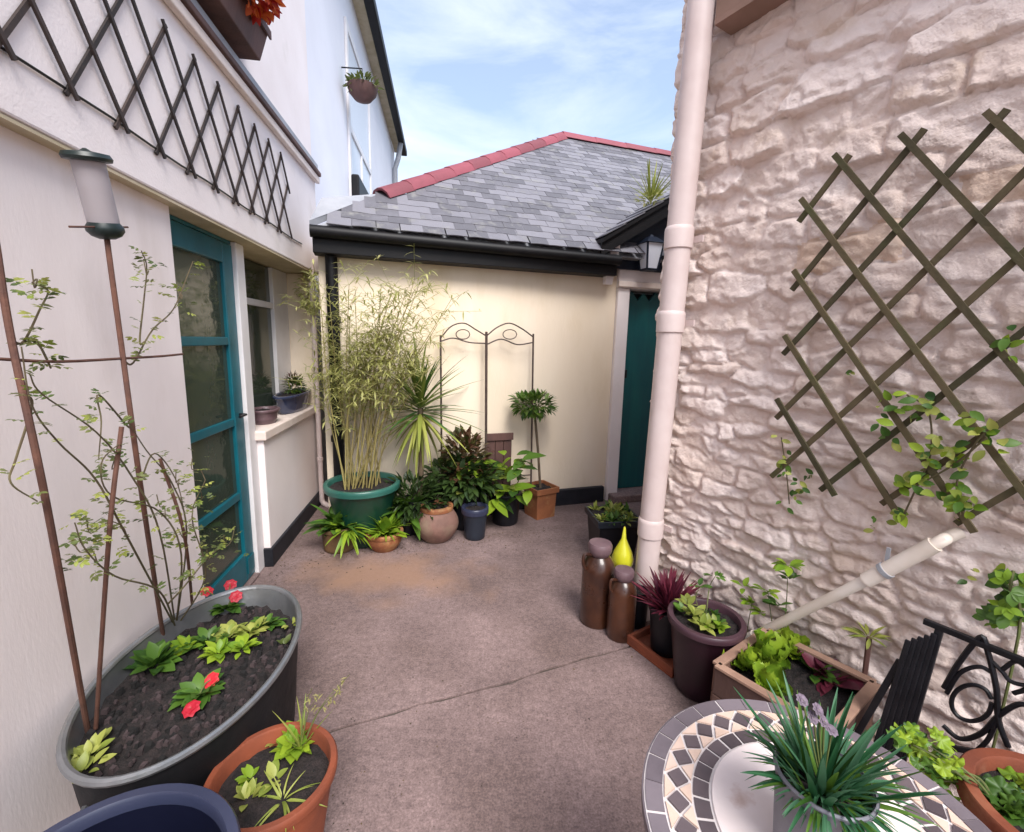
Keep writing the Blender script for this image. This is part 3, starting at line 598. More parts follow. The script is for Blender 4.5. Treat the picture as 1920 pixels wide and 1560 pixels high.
# chipped facets inside the stones
fsd = []
for a_ in np.arange(S0 - .1, S1 + .1, .075):
    for b_ in np.arange(-.05, Z1 + .05, .05): fsd.append((a_ + rg.uniform(-.035, .035), b_ + rg.uniform(-.024, .024)))
fsd = np.array(fsd); f1 = np.full(gs_.shape, 9.0); fi = np.zeros(gs_.shape, int)
skx, skz = gs_ + .35 * gz_, gz_ - .30 * gs_
fwx = wx + .02 * vnoise(gs_ * 30, gz_ * 40, 12); fwz = wz + .014 * vnoise(gs_ * 30, gz_ * 40, 13)
for i, (a_, b_) in enumerate(fsd):
    i0, i1 = max(0, int((a_ - .13 - S0) / RES)), int((a_ + .13 - S0) / RES); j0, j1 = max(0, int((b_ - .11) / RES)), int((b_ + .11) / RES)
    sl_ = (slice(i0, i1), slice(j0, j1)); q_ = (fwx[sl_] - a_) ** 2 + ((fwz[sl_] - b_) * 1.5 - .3 * (fwx[sl_] - a_)) ** 2
    nw = q_ < f1[sl_]; f1[sl_] = np.where(nw, q_, f1[sl_]); fi[sl_] = np.where(nw, i, fi[sl_])
nf = len(fsd); fac = rg.uniform(-.0045, .0045, nf)[fi] + rg.uniform(-.11, .11, nf)[fi] * (gs_ - fsd[fi, 0]) + rg.uniform(-.26, .10, nf)[fi] * (gz_ - fsd[fi, 1])
fine = .007 * vnoise(skx * 22, skz * 40, 7) + .006 * vnoise(gs_ * 55, gz_ * 80, 8) + .003 * vnoise(gs_ * 110, gz_ * 130, 14)
H = -.030 + .007 * edge + edge * (hh + tx * loc_s + tz * loc_z + fac) + fine + .02 * vnoise(gs_ * 2.2, gz_ * 2.5, 10)
def blur(a_):
    p = np.pad(a_, 1, mode='edge'); return (p[:-2, 1:-1] + p[2:, 1:-1] + p[1:-1, :-2] + p[1:-1, 2:] + 5 * p[1:-1, 1:-1]) / 9
H = blur(np.clip(H, -.035, .040))
def hwall(s, z):
    i = min(max(int((s - S0) / (S1 - S0) * (ns - 1)), 0), ns - 1); j = min(max(int(z / Z1 * (nz - 1)), 0), nz - 1); return float(H[i, j])
dn, dv = FR.d, FR.n
PX = FR.p0.x + dn.x * gs_ + dv.x * H; PY = FR.p0.y + dn.y * gs_ + dv.y * H
root = ROOTS[RH.name]
V = np.stack([PX - root.x, PY - root.y, gz_ - root.z], -1)
du = np.gradient(V, axis=0); dvv = np.gradient(V, axis=1); NR = np.cross(dvv, du); NR /= np.linalg.norm(NR, axis=-1, keepdims=True)
if (NR[ns // 2, nz // 2, 0] * dv.x + NR[ns // 2, nz // 2, 1] * dv.y) < 0: NR = -NR; FLIP = False
else: FLIP = True
qid = idx[:-1, :-1]; vis = lambda i: (-2.0 < seeds[i, 0] < .12) and seeds[i, 1] < 3.2
def patch(qs, name, mt, parent, kind=None):
    ii, jj = qs
    gid = np.stack([ii * nz + jj, (ii + 1) * nz + jj, (ii + 1) * nz + jj + 1, ii * nz + jj + 1], 1)
    if FLIP: gid = gid[:, ::-1]
    u, inv = np.unique(gid, return_inverse=True); fs = inv.reshape(gid.shape)
    me = bpy.data.meshes.new(name); me.from_pydata(V.reshape(-1, 3)[u].tolist(), [], fs.tolist()); me.materials.append(mt)
    me.polygons.foreach_set('use_smooth', [True] * len(me.polygons)); me.normals_split_custom_set_from_vertices(NR.reshape(-1, 3)[u].tolist())
    at = me.attributes.new('rnd', 'FLOAT', 'POINT'); at.data.foreach_set('value', [.5] * len(u))
    o = bpy.data.objects.new(name, me); COL.objects.link(o); o.parent = parent
    if kind: o['kind'] = kind
    return o
area = np.bincount(qid.ravel(), minlength=nsd)
order = sorted([i for i in range(nsd) if vis(i) and area[i] > 6], key=lambda i: -area[i])[:300]; oset = set(order)
osz = [FR.sz(1730, 960), FR.sz(1650, 430), FR.sz(1905, 360)]
ochre = set()
for (a, b) in osz: ochre.add(int(np.argmin((seeds[:, 0] - a) ** 2 + 3 * (seeds[:, 1] - b) ** 2)))
for i in order: patch(np.nonzero(qid == i), 'stone', M['stone_ochre'] if i in ochre else M['stone_paint'], RH)
patch(np.nonzero(~np.isin(qid, list(oset))), 'small_stones', M['stone_paint'], RH, 'stuff')
# return wall round the far corner and core
m = MB(); vs = []; fs = []
for j in range(0, nz, 2):
    z = gz_[0, j]; vs += [FR.pt(S1, H[-1, j], z), FR.pt(S1 + .015 * math.sin(j * .7), -.12, z), FR.pt(S1, -3.0, z)]
k = len(vs) // 3
for j in range(k - 1):
    a = j * 3; fs += [(a, a + 3, a + 4, a + 1), (a + 1, a + 4, a + 5, a + 2)]
m.add(vs, fs); m.build('return_wall', M['stone_joint'], RH, smooth=True)
m = MB(); m.fbox(FR, -6, S0 + .01, -.4, .0, 0, Z1); m.build('wall', M['stone_joint'], RH)
# eaves
sEv = FR.sz(1346, 40, .10)[0]
m = MB(); m.fbox(FR, -6, sEv, .0, .12, 2.875, 2.90); m.build('soffit', M['soffit_brown'], RH)
m = MB(); m.fbox(FR, -6, sEv, .0, .118, 2.902, 3.3); m.build('fascia', M['soffit_brown'], RH)
m = MB(); a = [FR.pt(-6, .20, 3.3), FR.pt(sEv, .20, 3.3), FR.pt(sEv, -2.5, 4.9), FR.pt(-6, -2.5, 4.9)]
m.hexa(a + [p + Vector((0, 0, .06)) for p in a]); m.build('roof', M['slate_rest'], RH)
# soil pipe
sa, za = FR.sz(1316, 5, .125); sb, zb_ = FR.sz(1213, 1060, .125)
SP = thing('soil_pipe', 'thick pale pink soil pipe running up the stone corner', 'pipe', FR.pt(0, .115, 0))
def pp(z): return FR.pt(sb + (sa - sb) * (z - zb_) / (za - zb_), .125, z)
m = MB(); m.tube([pp(z) for z in (0, .5, 1, 1.5, 2, 2.5, 3.0, 3.5)], .060, 20); m.build('tube', M['pipe_paint'], SP, smooth=True)
for py in (455, 606, 1000):
    z = FR.sz(1250, py, .11)[1]
    m = MB(); m.lathe(pp(z), [(.060, -.05), (.067, -.045), (.068, .035), (.066, .05), (.061, .056)], 20); m.build('collar', M['pipe_paint'], SP, smooth=True)
    m = MB(); a = pp(z); m.bar(a + Vector((FR.d.x, FR.d.y, 0)) * .085 - Vector((FR.n.x, FR.n.y, 0)) * .07, a - Vector((FR.d.x, FR.d.y, 0)) * .085 - Vector((FR.n.x, FR.n.y, 0)) * .07, .03, .012, (FR.n.x, FR.n.y, 0)); m.build('bracket', M['pipe_paint'], SP)

# ================================================================== OBJECTS
def soil_disc(c, z, R, parent, sx=1.0, sy=1.0, rot=0.0, amp=.012, rings=9, n=40, square=None):
    m = MB(); vs = [(c[0], c[1], z + amp * .6)]; fs = []
    cr, sr = math.cos(rot), math.sin(rot)
    for i in range(1, rings + 1):
        for k in range(n):
            a = 2 * math.pi * k / n; r = R * i / rings
            if square: q = max(abs(math.cos(a)), abs(math.sin(a))); x, y = r * math.cos(a) / q * sx, r * math.sin(a) / q * sy
            else: x, y = r * math.cos(a) * sx, r * math.sin(a) * sy
            p = (c[0] + x * cr - y * sr, c[1] + x * sr + y * cr)
            h = amp * (mnoise.noise(Vector((p[0] * 28, p[1] * 28, z * 9))) + .7 * mnoise.noise(Vector((p[0] * 70, p[1] * 70, 3))))
            vs.append((p[0], p[1], z + h + amp * .6 * (1 - i / rings)))
    for k in range(n): fs.append((0, 1 + k, 1 + (k + 1) % n))
    for i in range(rings - 1):
        for k in range(n): fs.append((1 + i * n + k, 1 + (i + 1) * n + k, 1 + (i + 1) * n + (k + 1) % n, 1 + i * n + (k + 1) % n))
    m.add(vs, fs); return m.build('soil', M['soil'], parent, smooth=True, angle=80)
def pot(name, label, cat, c, H, R, Rb, mt, rim_h=.03, rim_w=.012, rim_mat=None, soil=.025, n=40, th=.012, belly=0.0, sx=1.0, sy=1.0, rot=0.0, z0=0.0, group=None, fill=True):
    t = thing(name, label, cat, (c[0], c[1], z0), group); Ri = R - rim_w
    pr = [(Rb * .93, 0), (Rb, .008)]
    for k in range(1, 9):
        f = k / 8; pr.append((Rb + (Ri - Rb) * f + belly * math.sin(math.pi * f), .008 + (H - rim_h * .6 - .008) * f))
    body = MB(); body.lathe((c[0], c[1], z0), pr + [(Ri - th, H - rim_h * .6), (Ri - th - .004, H - soil - .05)], n, sx, sy, rot); body.build('body', mt, t, smooth=True)
    r = MB(); r.lathe((c[0], c[1], z0), [(Ri + .001, H - rim_h), (R - .002, H - rim_h + .002), (R, H - rim_h * .5), (R, H - .005), (R - .004, H), (Ri - th + .003, H), (Ri - th - .001, H - .006), (Ri - th - .003, H - (soil + .03 if fill else .03))], n, sx, sy, rot, close=False)
    r.build('rim', rim_mat or mt, t, smooth=True, angle=50)
    if fill: soil_disc(c, z0 + H - soil, Ri - th, t, sx, sy, rot)
    t['_top'] = z0 + H - soil; return t
def square_pot(name, label, cat, c, H, W, Wb, mt, rot, rim_h=.04, soil=.03, th=.012, rim_mat=None):
    t = thing(name, label, cat, (c[0], c[1], 0)); cr, sr = math.cos(rot), math.sin(rot)
    def q(w, z): return [Vector((c[0] + (x * cr - y * sr) * w / 2, c[1] + (x * sr + y * cr) * w / 2, z)) for x, y in ((-1, -1), (1, -1), (1, 1), (-1, 1))]
    def shell(lv):
        m = MB(); vs = []
        for w, z in lv: vs += q(w, z)
        k = len(lv); fs = [(i * 4 + j, i * 4 + (j + 1) % 4, (i + 1) * 4 + (j + 1) % 4, (i + 1) * 4 + j) for i in range(k - 1) for j in range(4)]
        m.add(vs, fs); return m
    m = shell([(Wb, .0), (W - .03, H - rim_h)]); m.add(q(Wb, 0), [(3, 2, 1, 0)]); m.build('body', mt, t, bevel=.006)
    shell([(W - .03, H - rim_h), (W, H - rim_h + .001), (W + .004, H), (W - 2 * th, H), (W - 2 * th - .01, H - soil - .03)]).build('rim', rim_mat or mt, t, bevel=.003)
    soil_disc(c, H - soil, (W - 2 * th) / 2 * .98, t, rot=rot, square=True, rings=6, n=32); return t

# shared leaf shapes, 1 m long along +Y
def leafmesh(kind, mt):
    m = MB()
    if kind == 'ov': m.leaf((0, 0, 0), (0, 1, 0), 1, .55, droop=.25, fold=.25, segs=5)
    elif kind == 'lance': m.leaf((0, 0, 0), (0, 1, 0), 1, .2, droop=.3, fold=.3, segs=4)
    elif kind == 'strap': m.leaf((0, 0, 0), (0, 1, 0), 1, .085, droop=.45, fold=.5, segs=8, shape='st')
    elif kind == 'strapup': m.leaf((0, 0, 0), (0, 1, 0), 1, .07, droop=.12, fold=.5, segs=6, shape='st')
    elif kind == 'palm': m.leaf((0, 0, 0), (0, 1, 0), 1, .075, droop=.18, fold=.35, segs=6, shape='st')
    elif kind == 'lob':
        n = 30; vs = [(0, .42, .03)]; fs = []
        for i in range(n):
            a = 2 * math.pi * (i + .5) / n; r = .44 * (1 + .14 * math.cos(5 * (a - math.pi / 2)) + .05 * math.cos(15 * a)); 
            if abs(a - 1.5 * math.pi) < .35: r *= .45
            vs.append((r * math.cos(a) * 1.08, .45 + r * math.sin(a), .10 * math.cos(5 * (a - math.pi / 2)) - .06))
        fs = [(0, 1 + i, 1 + (i + 1) % n) for i in range(n)]; m.add(vs, fs)
        m.add([(-.02, -.3, -.1), (.02, -.3, -.1), (.02, .42, .02), (-.02, .42, .02)], [(0, 1, 2, 3)])
    elif kind == 'let':
        nu, nv = 8, 9; vs = []; fs = []
        for j in range(nv):
            t = j / (nv - 1); wd = .42 * math.sin(math.pi * min(1, .12 + t * .74)) ** .7
            for i in range(nu + 1):
                u = i / nu * 2 - 1; edge = abs(u) ** 2.2 + (t ** 6) * .7
                vs.append((u * wd, t * (1 - .05 * abs(u)), .35 * t * t - .22 * t + .16 * u * u + edge * .085 * math.sin(j * 2.3 + i * 2.9 + (3 if u > 0 else 0))))
        for j in range(nv - 1):
            for i in range(nu): a = j * (nu + 1) + i; fs.append((a, a + 1, a + nu + 2, a + nu + 1))
        m.add(vs, fs)
    elif kind == 'tri':                       # three leaflets (bramble, strawberry)
        for ang in (-.95, 0, .95): m.leaf((0, .28, 0), (math.sin(ang), math.cos(ang), 0), .62, .44, droop=.25, fold=.2, segs=4)
        m.add([(-.012, 0, 0), (.012, 0, 0), (.012, .3, 0), (-.012, .3, 0)], [(0, 1, 2, 3)])
    elif kind == 'pinn':                      # rose leaf: five leaflets
        for y, ang in ((.25, -1.1), (.25, 1.1), (.55, -1.0), (.55, 1.0), (.62, 0)): m.leaf((0, y, 0), (math.sin(ang), math.cos(ang), 0), .38, .24, droop=.2, fold=.25, segs=3)
        m.add([(-.012, 0, 0), (.012, 0, 0), (.012, .65, 0), (-.012, .65, 0)], [(0, 1, 2, 3)])
    return m.mesh('leaf_' + kind, mt, smooth=True, angle=180)
_lm = {}
def LMs(kind, mt):
    k = (kind, mt)
    if k not in _lm: _lm[k] = leafmesh(kind, M[mt])
    return _lm[k]
def rdir(el0, el1, az=None, daz=math.pi):
    a = (rnd.uniform(-math.pi, math.pi) if az is None else az + rnd.uniform(-daz, daz)); e = rnd.uniform(el0, el1)
    return Vector((math.cos(a) * math.cos(e), math.sin(a) * math.cos(e), math.sin(e)))
def rosette(parent, c, n, L, el, kind, mt, off=.01, name='leaf', wide=1.0, az=None, daz=math.pi):
    for k in range(n):
        d = rdir(el[0], el[1], az, daz); l = rnd.uniform(*L); b = Vector(c) + Vector((d.x, d.y, 0)) * off * rnd.random()
        inst(name, LMs(kind, mt), parent, frame_matrix(b, d, Vector((0, 0, 1)) + Vector((rnd.uniform(-.3, .3), rnd.uniform(-.3, .3), 0)), l, l * wide))
def bush(parent, c, rad, n, L, W, mt, name='foliage', up=.35, kind='ov', flat=1.0, kind_tag='stuff'):
    m = MB()
    for k in range(n):
        while True:
            p = Vector((rnd.uniform(-1, 1), rnd.uniform(-1, 1), rnd.uniform(-1, 1)))
            if .2 < p.length < 1: break
        q = Vector(c) + Vector((p.x * rad[0], p.y * rad[1], p.z * rad[2])); d = (p.normalized() + Vector((rnd.uniform(-.6, .6), rnd.uniform(-.6, .6), up + rnd.uniform(-.4, .4)))).normalized()
        l = rnd.uniform(*L); m.leaf(q, d, l, l * rnd.uniform(*W), up=(rnd.uniform(-.4, .4), rnd.uniform(-.4, .4), 1), droop=rnd.uniform(.1, .5), segs=3)
    return m.build(name, M[mt], parent, smooth=True, angle=180, kind=kind_tag)
def stems(parent, base, tops, r, mt='stem', name='stem', bow=.06):
    for tp in tops:
        a = Vector(base); b = Vector(tp); mid = (a + b) / 2 + Vector((rnd.uniform(-bow, bow), rnd.uniform(-bow, bow), .02)); m = MB(); pts = curve_pts([a, mid, b], 5)
        m.tube(pts, [r * (1 - .6 * i / (len(pts) - 1)) for i in range(len(pts))], 6); m.build(name, M[mt], parent, smooth=True)

# ------------------------------------------------------------------ dark trellis on the jettied wall
def lattice(fr, name, label, s0, z0, hs, hz, ns_, nz_, oo, mt, wd, th, ext, front=True):
    """diamond trellis: nodes at s0+i*hs, z0+j*hz with i+j even"""
    t = thing(name, label, 'trellis', fr.pt(s0 + ns_ * hs / 2, oo, z0)); nv = Vector((fr.n.x, fr.n.y, 0))
    for sg in (1, -1):
        for c in range(-nz_, ns_ + nz_ + 1):
            # line i - sg*j = c for nodes inside
            pts = [(i, j) for j in range(nz_ + 1) for i in [c + sg * j] if 0 <= i <= ns_]
            if len(pts) < 2 or (pts[0][0] + pts[0][1]) % 2: continue
            a = Vector((pts[0][0] * hs, pts[0][1] * hz)); b = Vector((pts[-1][0] * hs, pts[-1][1] * hz)); u = (b - a).normalized()
            a -= u * ext * rnd.uniform(.7, 1.2); b += u * ext * rnd.uniform(.7, 1.2); o_ = oo + (th * .55 if (sg > 0) == front else -th * .55)
            m = MB(); js = rnd.uniform(-.006, .006); m.bar(fr.pt(s0 + a.x + js, o_, z0 + a.y), fr.pt(s0 + b.x, o_, z0 + b.y), wd, th, nv); m.build('slat', M[mt], t)
    return t
TL = lattice(FL, 'wall_trellis', 'dark brown diamond trellis fixed to the jettied upper wall', -1.16 - .21 - 1.05, 2.195, .105, .152, 28, 3, .062, 'trellis_dark', .013, .008, .035, front=False)
m = MB(); m.tube([FL.pt(s, .056, 2.185 + .004 * math.sin(s * 9)) for s in [-2.4 + .2 * k for k in range(17)]], .004, 6); m.build('wire', M['iron'], TL)
# window box with orange flowers
sb0, zb0 = FL.sz(500, 122, .17); sa0 = sb0 - 1.15
WB = thing('window_box', 'brown wooden window box high on the pink wall', 'window box', FL.pt((sa0 + sb0) / 2, .11, zb0))
m = MB(); m.hexa([FL.pt(sa0, .033, zb0), FL.pt(sb0 - .03, .033, zb0), FL.pt(sb0 - .03, .15, zb0), FL.pt(sa0, .15, zb0), FL.pt(sa0, .033, zb0 + .16), FL.pt(sb0, .033, zb0 + .16), FL.pt(sb0, .19, zb0 + .16), FL.pt(sa0, .19, zb0 + .16)]); m.build('trough', M['brown_wood'], WB, bevel=.005)
m = MB(); m.fbox(FL, sa0 - .01, sb0 + .01, .19, .20, zb0 + .13, zb0 + .17); m.build('lip', M['brown_wood'], WB)
FW = thing('flowering_plant', 'orange and red flowers filling the high window box', 'plant', FL.pt(sb0 - .3, .1, zb0 + .161))
bush(FW, FL.pt(sb0 - .25, .20, zb0 + .22), (.11, .16, .10), 460, (.03, .055), (.5, .8), 'flower_orange', 'blossom')
bush(FW, FL.pt(sb0 - .45, .11, zb0 + .22), (.28, .3, .08), 240, (.04, .07), (.4, .6), 'lf_olive')
# hanging basket on the tall house
hb = FL.px(680, 172, .14)
HB = thing('wall_basket', 'brown half-round basket of trailing plants on the tall white house', 'basket', FL.pt(FL.so(hb)[0], .14, hb.z - .1))
m = MB(); m.lathe((hb.x, hb.y, hb.z - .11), [(.02, 0), (.10, .02), (.16, .09), (.18, .16), (.165, .16), (.14, .09)], 20); m.build('bowl', M['brown_wood'], HB, smooth=True)
bush(HB, (hb.x, hb.y, hb.z + .07), (.17, .17, .07), 130, (.05, .09), (.3, .5), 'lf_olive')
m = MB(); m.tube([FL.pt(FL.so(hb)[0], -.097, hb.z + .24), FL.pt(FL.so(hb)[0], .14, hb.z + .25), FL.pt(FL.so(hb)[0], .14, hb.z + .03)], .008, 6); m.build('bracket', M['iron'], HB)

# ------------------------------------------------------------------ sill pots
def sill(px, py, o): q = FL.px(px, py, o); s = FL.so(q)[0]; return s
ps = FL.sz(547, 745, -.09)[0] + .02; pc_ = FL.pt(ps, -.085, .91); ang = math.atan2(FL.d.y, FL.d.x)
t = pot('oval_planter', 'glazed blue oval planter on the window sill', 'planter', (pc_.x, pc_.y), .145, .105, .075, M['blue_glaze'], .022, .008, None, .02, 40, .008, sx=3.3, sy=.98, rot=ang, z0=.909)
p = thing('sill_plant', 'low green and rust-red plant in the blue sill planter', 'plant', (pc_.x, pc_.y, 1.03))
bush(p, FL.pt(ps + .06, -.085, 1.09), (.05, .10, .06), 240, (.03, .06), (.2, .4), 'lf_greenv'); bush(p, FL.pt(ps + .02, -.085, 1.14), (.05, .10, .05), 130, (.03, .06), (.1, .2), 'lf_red', up=.8)
ps2 = FL.sz(497, 745, -.09)[0] - .03; q = FL.pt(ps2, -.09, .91)
pot('shallow_bowl', 'low grey-violet bowl on the window sill beside the teal door', 'bowl', (q.x, q.y), .10, .095, .065, M['stoneware_cap'], .018, .008, None, .02, 28, .008, sx=1.3, sy=1.0, rot=ang, z0=.909)

# ------------------------------------------------------------------ galvanised tub
TC = Vector((-1.032, 1.39)); ta = math.atan2(FL.d.y, FL.d.x); TA, TB_ = .455, .282
TUB = thing('galvanised_tub', 'large oval galvanised metal tub of soil against the pink wall', 'tub', (TC.x, TC.y, 0))
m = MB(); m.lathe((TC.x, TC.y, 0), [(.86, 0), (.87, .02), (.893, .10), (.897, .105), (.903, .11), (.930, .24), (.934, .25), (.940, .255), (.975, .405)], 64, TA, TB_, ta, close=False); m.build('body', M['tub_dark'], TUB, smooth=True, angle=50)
m = MB(); m.lathe((TC.x, TC.y, 0), [(.973, .405), (.958, .405), (.90, .26), (.86, .2)], 64, TA, TB_, ta, close=False); m.build('lining', M['galv'], TUB, smooth=True, angle=50)
m = MB(); rim = [(TC.x + .985 * (TA * math.cos(a) * math.cos(ta) - TB_ * math.sin(a) * math.sin(ta)), TC.y + .985 * (TA * math.cos(a) * math.sin(ta) + TB_ * math.sin(a) * math.cos(ta)), .41) for a in [2 * math.pi * k / 64 for k in range(65)]]
m.tube(rim, .011, 8, cap=False); m.build('rim', M['galv'], TUB, smooth=True)
soil_disc(TC, .335, .935, TUB, TA, TB_, ta, amp=.018, rings=16, n=72)
m = MB(); h = Vector((TC.x, TC.y, 0)) - Vector((FL.d.x, FL.d.y, 0)) * .46; 
for sg in (-1,):
    c0 = Vector((TC.x, TC.y, .33)) + Vector((FL.d.x, FL.d.y, 0)) * sg * .435; nn = Vector((-FL.d.y, FL.d.x, 0))
    m.tube(curve_pts([c0 - nn * .07, c0 + Vector((FL.d.x, FL.d.y, 0)) * sg * .05 - nn * .05, c0 + Vector((FL.d.x, FL.d.y, 0)) * sg * .05 + nn * .05, c0 + nn * .07], 4), .008, 6)
m.build('handle', M['galv'], TUB, smooth=True)
# cane obelisk in the tub
SZ = .342
b1 = G(165, 1372, SZ); b3 = G(307, 1200, SZ); b4 = G(362, 1150, SZ)
OBL = thing('cane_obelisk', 'rusty brown cane wigwam standing in the galvanised tub', 'plant support', (b1.x, b1.y, SZ))
CANEP = []
def cane(pts, r=.0085): m = MB(); c_ = curve_pts(pts, 8); CANEP.extend(c_); m.tube(c_, r, 8); m.build('cane', M['rust_cane'], OBL, smooth=True)
cane([b1, FL.px(90, 960, .27), FL.px(22, 640, .22), FL.px(-6, 470, .20), FL.px(-20, 380, .19)], .0068)
cane([b1 + Vector((.012, .012, 0)), FL.px(205, 1000, .28), FL.px(228, 800, .30)], .0055)
cane([b3, FL.px(262, 900, .24), FL.px(228, 650, .21), FL.px(206, 490, .195), FL.px(200, 443, .19)], .0068)
cane([b4, FL.px(345, 1000, .25), FL.px(300, 860, .22)], .005)
m = MB(); m.tube(curve_pts([FL.px(-20, 672, .215), FL.px(110, 678, .225), FL.px(232, 672, .21), FL.px(300, 668, .21), FL.px(342, 664, .20)], 4), .004, 6); m.build('cross_wire', M['rust_cane'], OBL)
# bird feeder on the tall cane
fb, ft = FL.px(200, 440, .19), FL.px(162, 292, .19); fd = (ft - fb).normalized(); fl = (ft - fb).length
BF = thing('bird_feeder', 'tubular bird feeder with dark green lid and base on the tall cane', 'bird feeder', fb)
def axis_lathe(p, dvec, prof, n=24):
    m = MB(); m.lathe((0, 0, 0), prof, n); R = Vector((0, 0, 1)).rotation_difference(dvec).to_matrix(); m.v = [tuple(R @ Vector(q) + Vector(p)) for q in m.v]; return m
axis_lathe(fb, fd, [(.018, -.012), (.034, -.004), (.043, .008), (.043, .020), (.036, .030), (.034, .040)]).build('base', M['feeder_green'], BF, smooth=True)
axis_lathe(fb, fd, [(.036, .031), (.037, fl - .012)]).build('tube', M['feeder_mesh'], BF, smooth=True)
axis_lathe(fb, fd, [(.030, .041), (.030, fl * .62)]).build('seed', mat('seed', (.30, .24, .20), (.20, .15, .13), 90, .8), BF, smooth=True)
axis_lathe(fb, fd, [(.037, fl - .014), (.052, fl - .012), (.055, fl - .004), (.050, fl + .006), (.012, fl + .012), (.004, fl + .018)]).build('lid', M['feeder_green'], BF, smooth=True)
pa = fb + fd * .02; px_ = (FL.px(262, 438, .19) - FL.px(102, 440, .19)).normalized()
m = MB(); m.tube([pa - px_ * .13, pa + px_ * .10], .003, 6); m.build('perch', M['rust_cane'], BF)
# climbing rose with sparse young leaves
RS = thing('climbing_rose', 'sparse climbing rose with thin stems winding up the cane wigwam', 'plant', G(335, 1170, SZ))
rb = G(330, 1178, SZ)
paths = [([(330, 1178), (240, 1010), (180, 900), (110, 830), (60, 760), (40, 650)], .26), ([(330, 1178), (300, 1000), (245, 890), (180, 810), (80, 740), (55, 700)], .24), ([(330, 1178), (350, 1000), (322, 905), (275, 845), (240, 790)], .23),
         ([(240, 800), (185, 740), (190, 790), (185, 860)], .22), ([(250, 680), (285, 620), (325, 580), (350, 520), (362, 490)], .2), ([(262, 640), (270, 560), (275, 500), (265, 470)], .2), ([(45, 640), (75, 580), (90, 545), (60, 530)], .2),
         ([(330, 1178), (385, 1080), (360, 970), (385, 900)], .25), ([(330, 1178), (300, 1110), (215, 1080), (160, 1030), (140, 980)], .27), ([(60, 760), (30, 860), (20, 905), (70, 940)], .24), ([(330, 1178), (340, 1040), (300, 960), (210, 930), (190, 870), (225, 830)], .25),
         ([(265, 900), (290, 850), (330, 900), (350, 980)], .23), ([(75, 650), (95, 690), (70, 640)], .21), ([(345, 1100), (395, 1040), (430, 1020), (440, 990)], .27)]
ALLP = []
for pts, oo in paths:
    q = [rb if (a == 330 and b == 1178) else FL.px(a, b, oo + .01 * i) for i, (a, b) in enumerate(pts)]
    if pts[0] != (330, 1178): q = [min(CANEP + ALLP, key=lambda v: (v - q[0]).length)] + q
    c = curve_pts(q, 6); m = MB(); m.tube(c, [.0032 * (1 - .6 * i / len(c)) for i in range(len(c))], 5); m.build('stem', M['stem'], RS, smooth=True); ALLP += c
    for k in range(len(c)):
        if k > 3 and rnd.random() < (.55 if pts[0] == (330, 1178) else .75):
            d = rdir(-.2, .8); l = rnd.uniform(.025, .045)
            inst('leaf', LMs('pinn', rnd.choice(['lf_rose', 'lf_rose', 'lf_yellow'])), RS, frame_matrix(c[k], d, (rnd.uniform(-.5, .5), rnd.uniform(-.5, .5), 1), l))
for (cx, cy, n) in ((170, 1000, 18), (150, 1035, 16), (210, 990, 14), (345, 1010, 20), (375, 950, 16), (300, 950, 12), (390, 1050, 16), (210, 880, 10), (340, 560, 8), (275, 515, 9), (65, 540, 8), (330, 905, 14), (360, 880, 10), (420, 1020, 10)):
    cq = FL.px(cx, cy, .24); nq = min(ALLP, key=lambda v: (v - cq).length); m = MB(); m.tube(curve_pts([nq, nq.lerp(cq, .5) + Vector((0, .01, .015)), cq, cq + Vector((rnd.uniform(-.02, .02), 0, .04))], 4), .0016, 5); m.build('stem', M['stem'], RS, smooth=True)
    for k in range(n):
        l = rnd.uniform(.026, .046); inst('leaf', LMs('pinn', rnd.choice(['lf_rose', 'lf_yellow', 'lf_rose'])), RS, frame_matrix(FL.px(cx + rnd.gauss(0, 20), cy + rnd.gauss(0, 22), rnd.uniform(.18, .30)), rdir(-.4, .9), (rnd.uniform(-.5, .5), rnd.uniform(-.5, .5), 1), l))
# small plants in the tub
def flowerhead(parent, c, r, mt, n=7, name='flower'):
    m = MB(); c = Vector(c); ax = Vector((rnd.uniform(-.3, .5), rnd.uniform(-.9, -.3), 1)).normalized(); x = ax.orthogonal().normalized(); y = ax.cross(x)
    for ringk, (rr, nn, lift) in enumerate(((1, n, .15), (.6, 5, .6))):
        for k in range(nn):
            a = 2 * math.pi * k / nn + ringk * .4; d = (x * math.cos(a) + y * math.sin(a) + ax * lift); m.leaf(c, d, r * rr, r * 1.05 * rr, up=ax, droop=.3, fold=.1, segs=4)
    return m.build(name, M[mt], parent, smooth=True, angle=180)
def primrose(px, py, label, nl, L, flowers, mt='lf_green', el=(.15, .9)):
    c = G(px, py, SZ + .012); t = thing('primrose', label, 'plant', c, 'primroses in the galvanised tub')
    rosette(t, c, nl, L, el, 'ov', mt, .02)
    for (fx, fy, dz) in flowers:
        q = G(fx, fy, SZ + dz); flowerhead(t, q, .026, 'flower_red'); m = MB(); m.tube(curve_pts([c, (c + q) / 2 + Vector((0, 0, .01)), q], 4), .0022, 5); m.build('flower_stem', M['stem_green'], t)
primrose(375, 1300, 'primrose with one pinkish red bloom nearest the tub rim', 46, (.04, .075), [(358, 1328, .03), (395, 1275, .035)])
primrose(425, 1140, 'primrose with red blooms at the far end of the tub', 50, (.04, .075), [(388, 1108, .06), (442, 1118, .06), (432, 1096, .07)])
t = thing('leafy_clump', 'dark green leafy clump at the wall side of the tub', 'plant', G(292, 1245, SZ)); rosette(t, G(292, 1245, SZ + .012), 48, (.04, .085), (.2, 1.3), 'ov', 'lf_green', .06)
t = thing('leafy_clump', 'lime green leafy clump spreading across the middle of the tub', 'plant', G(430, 1195, SZ))
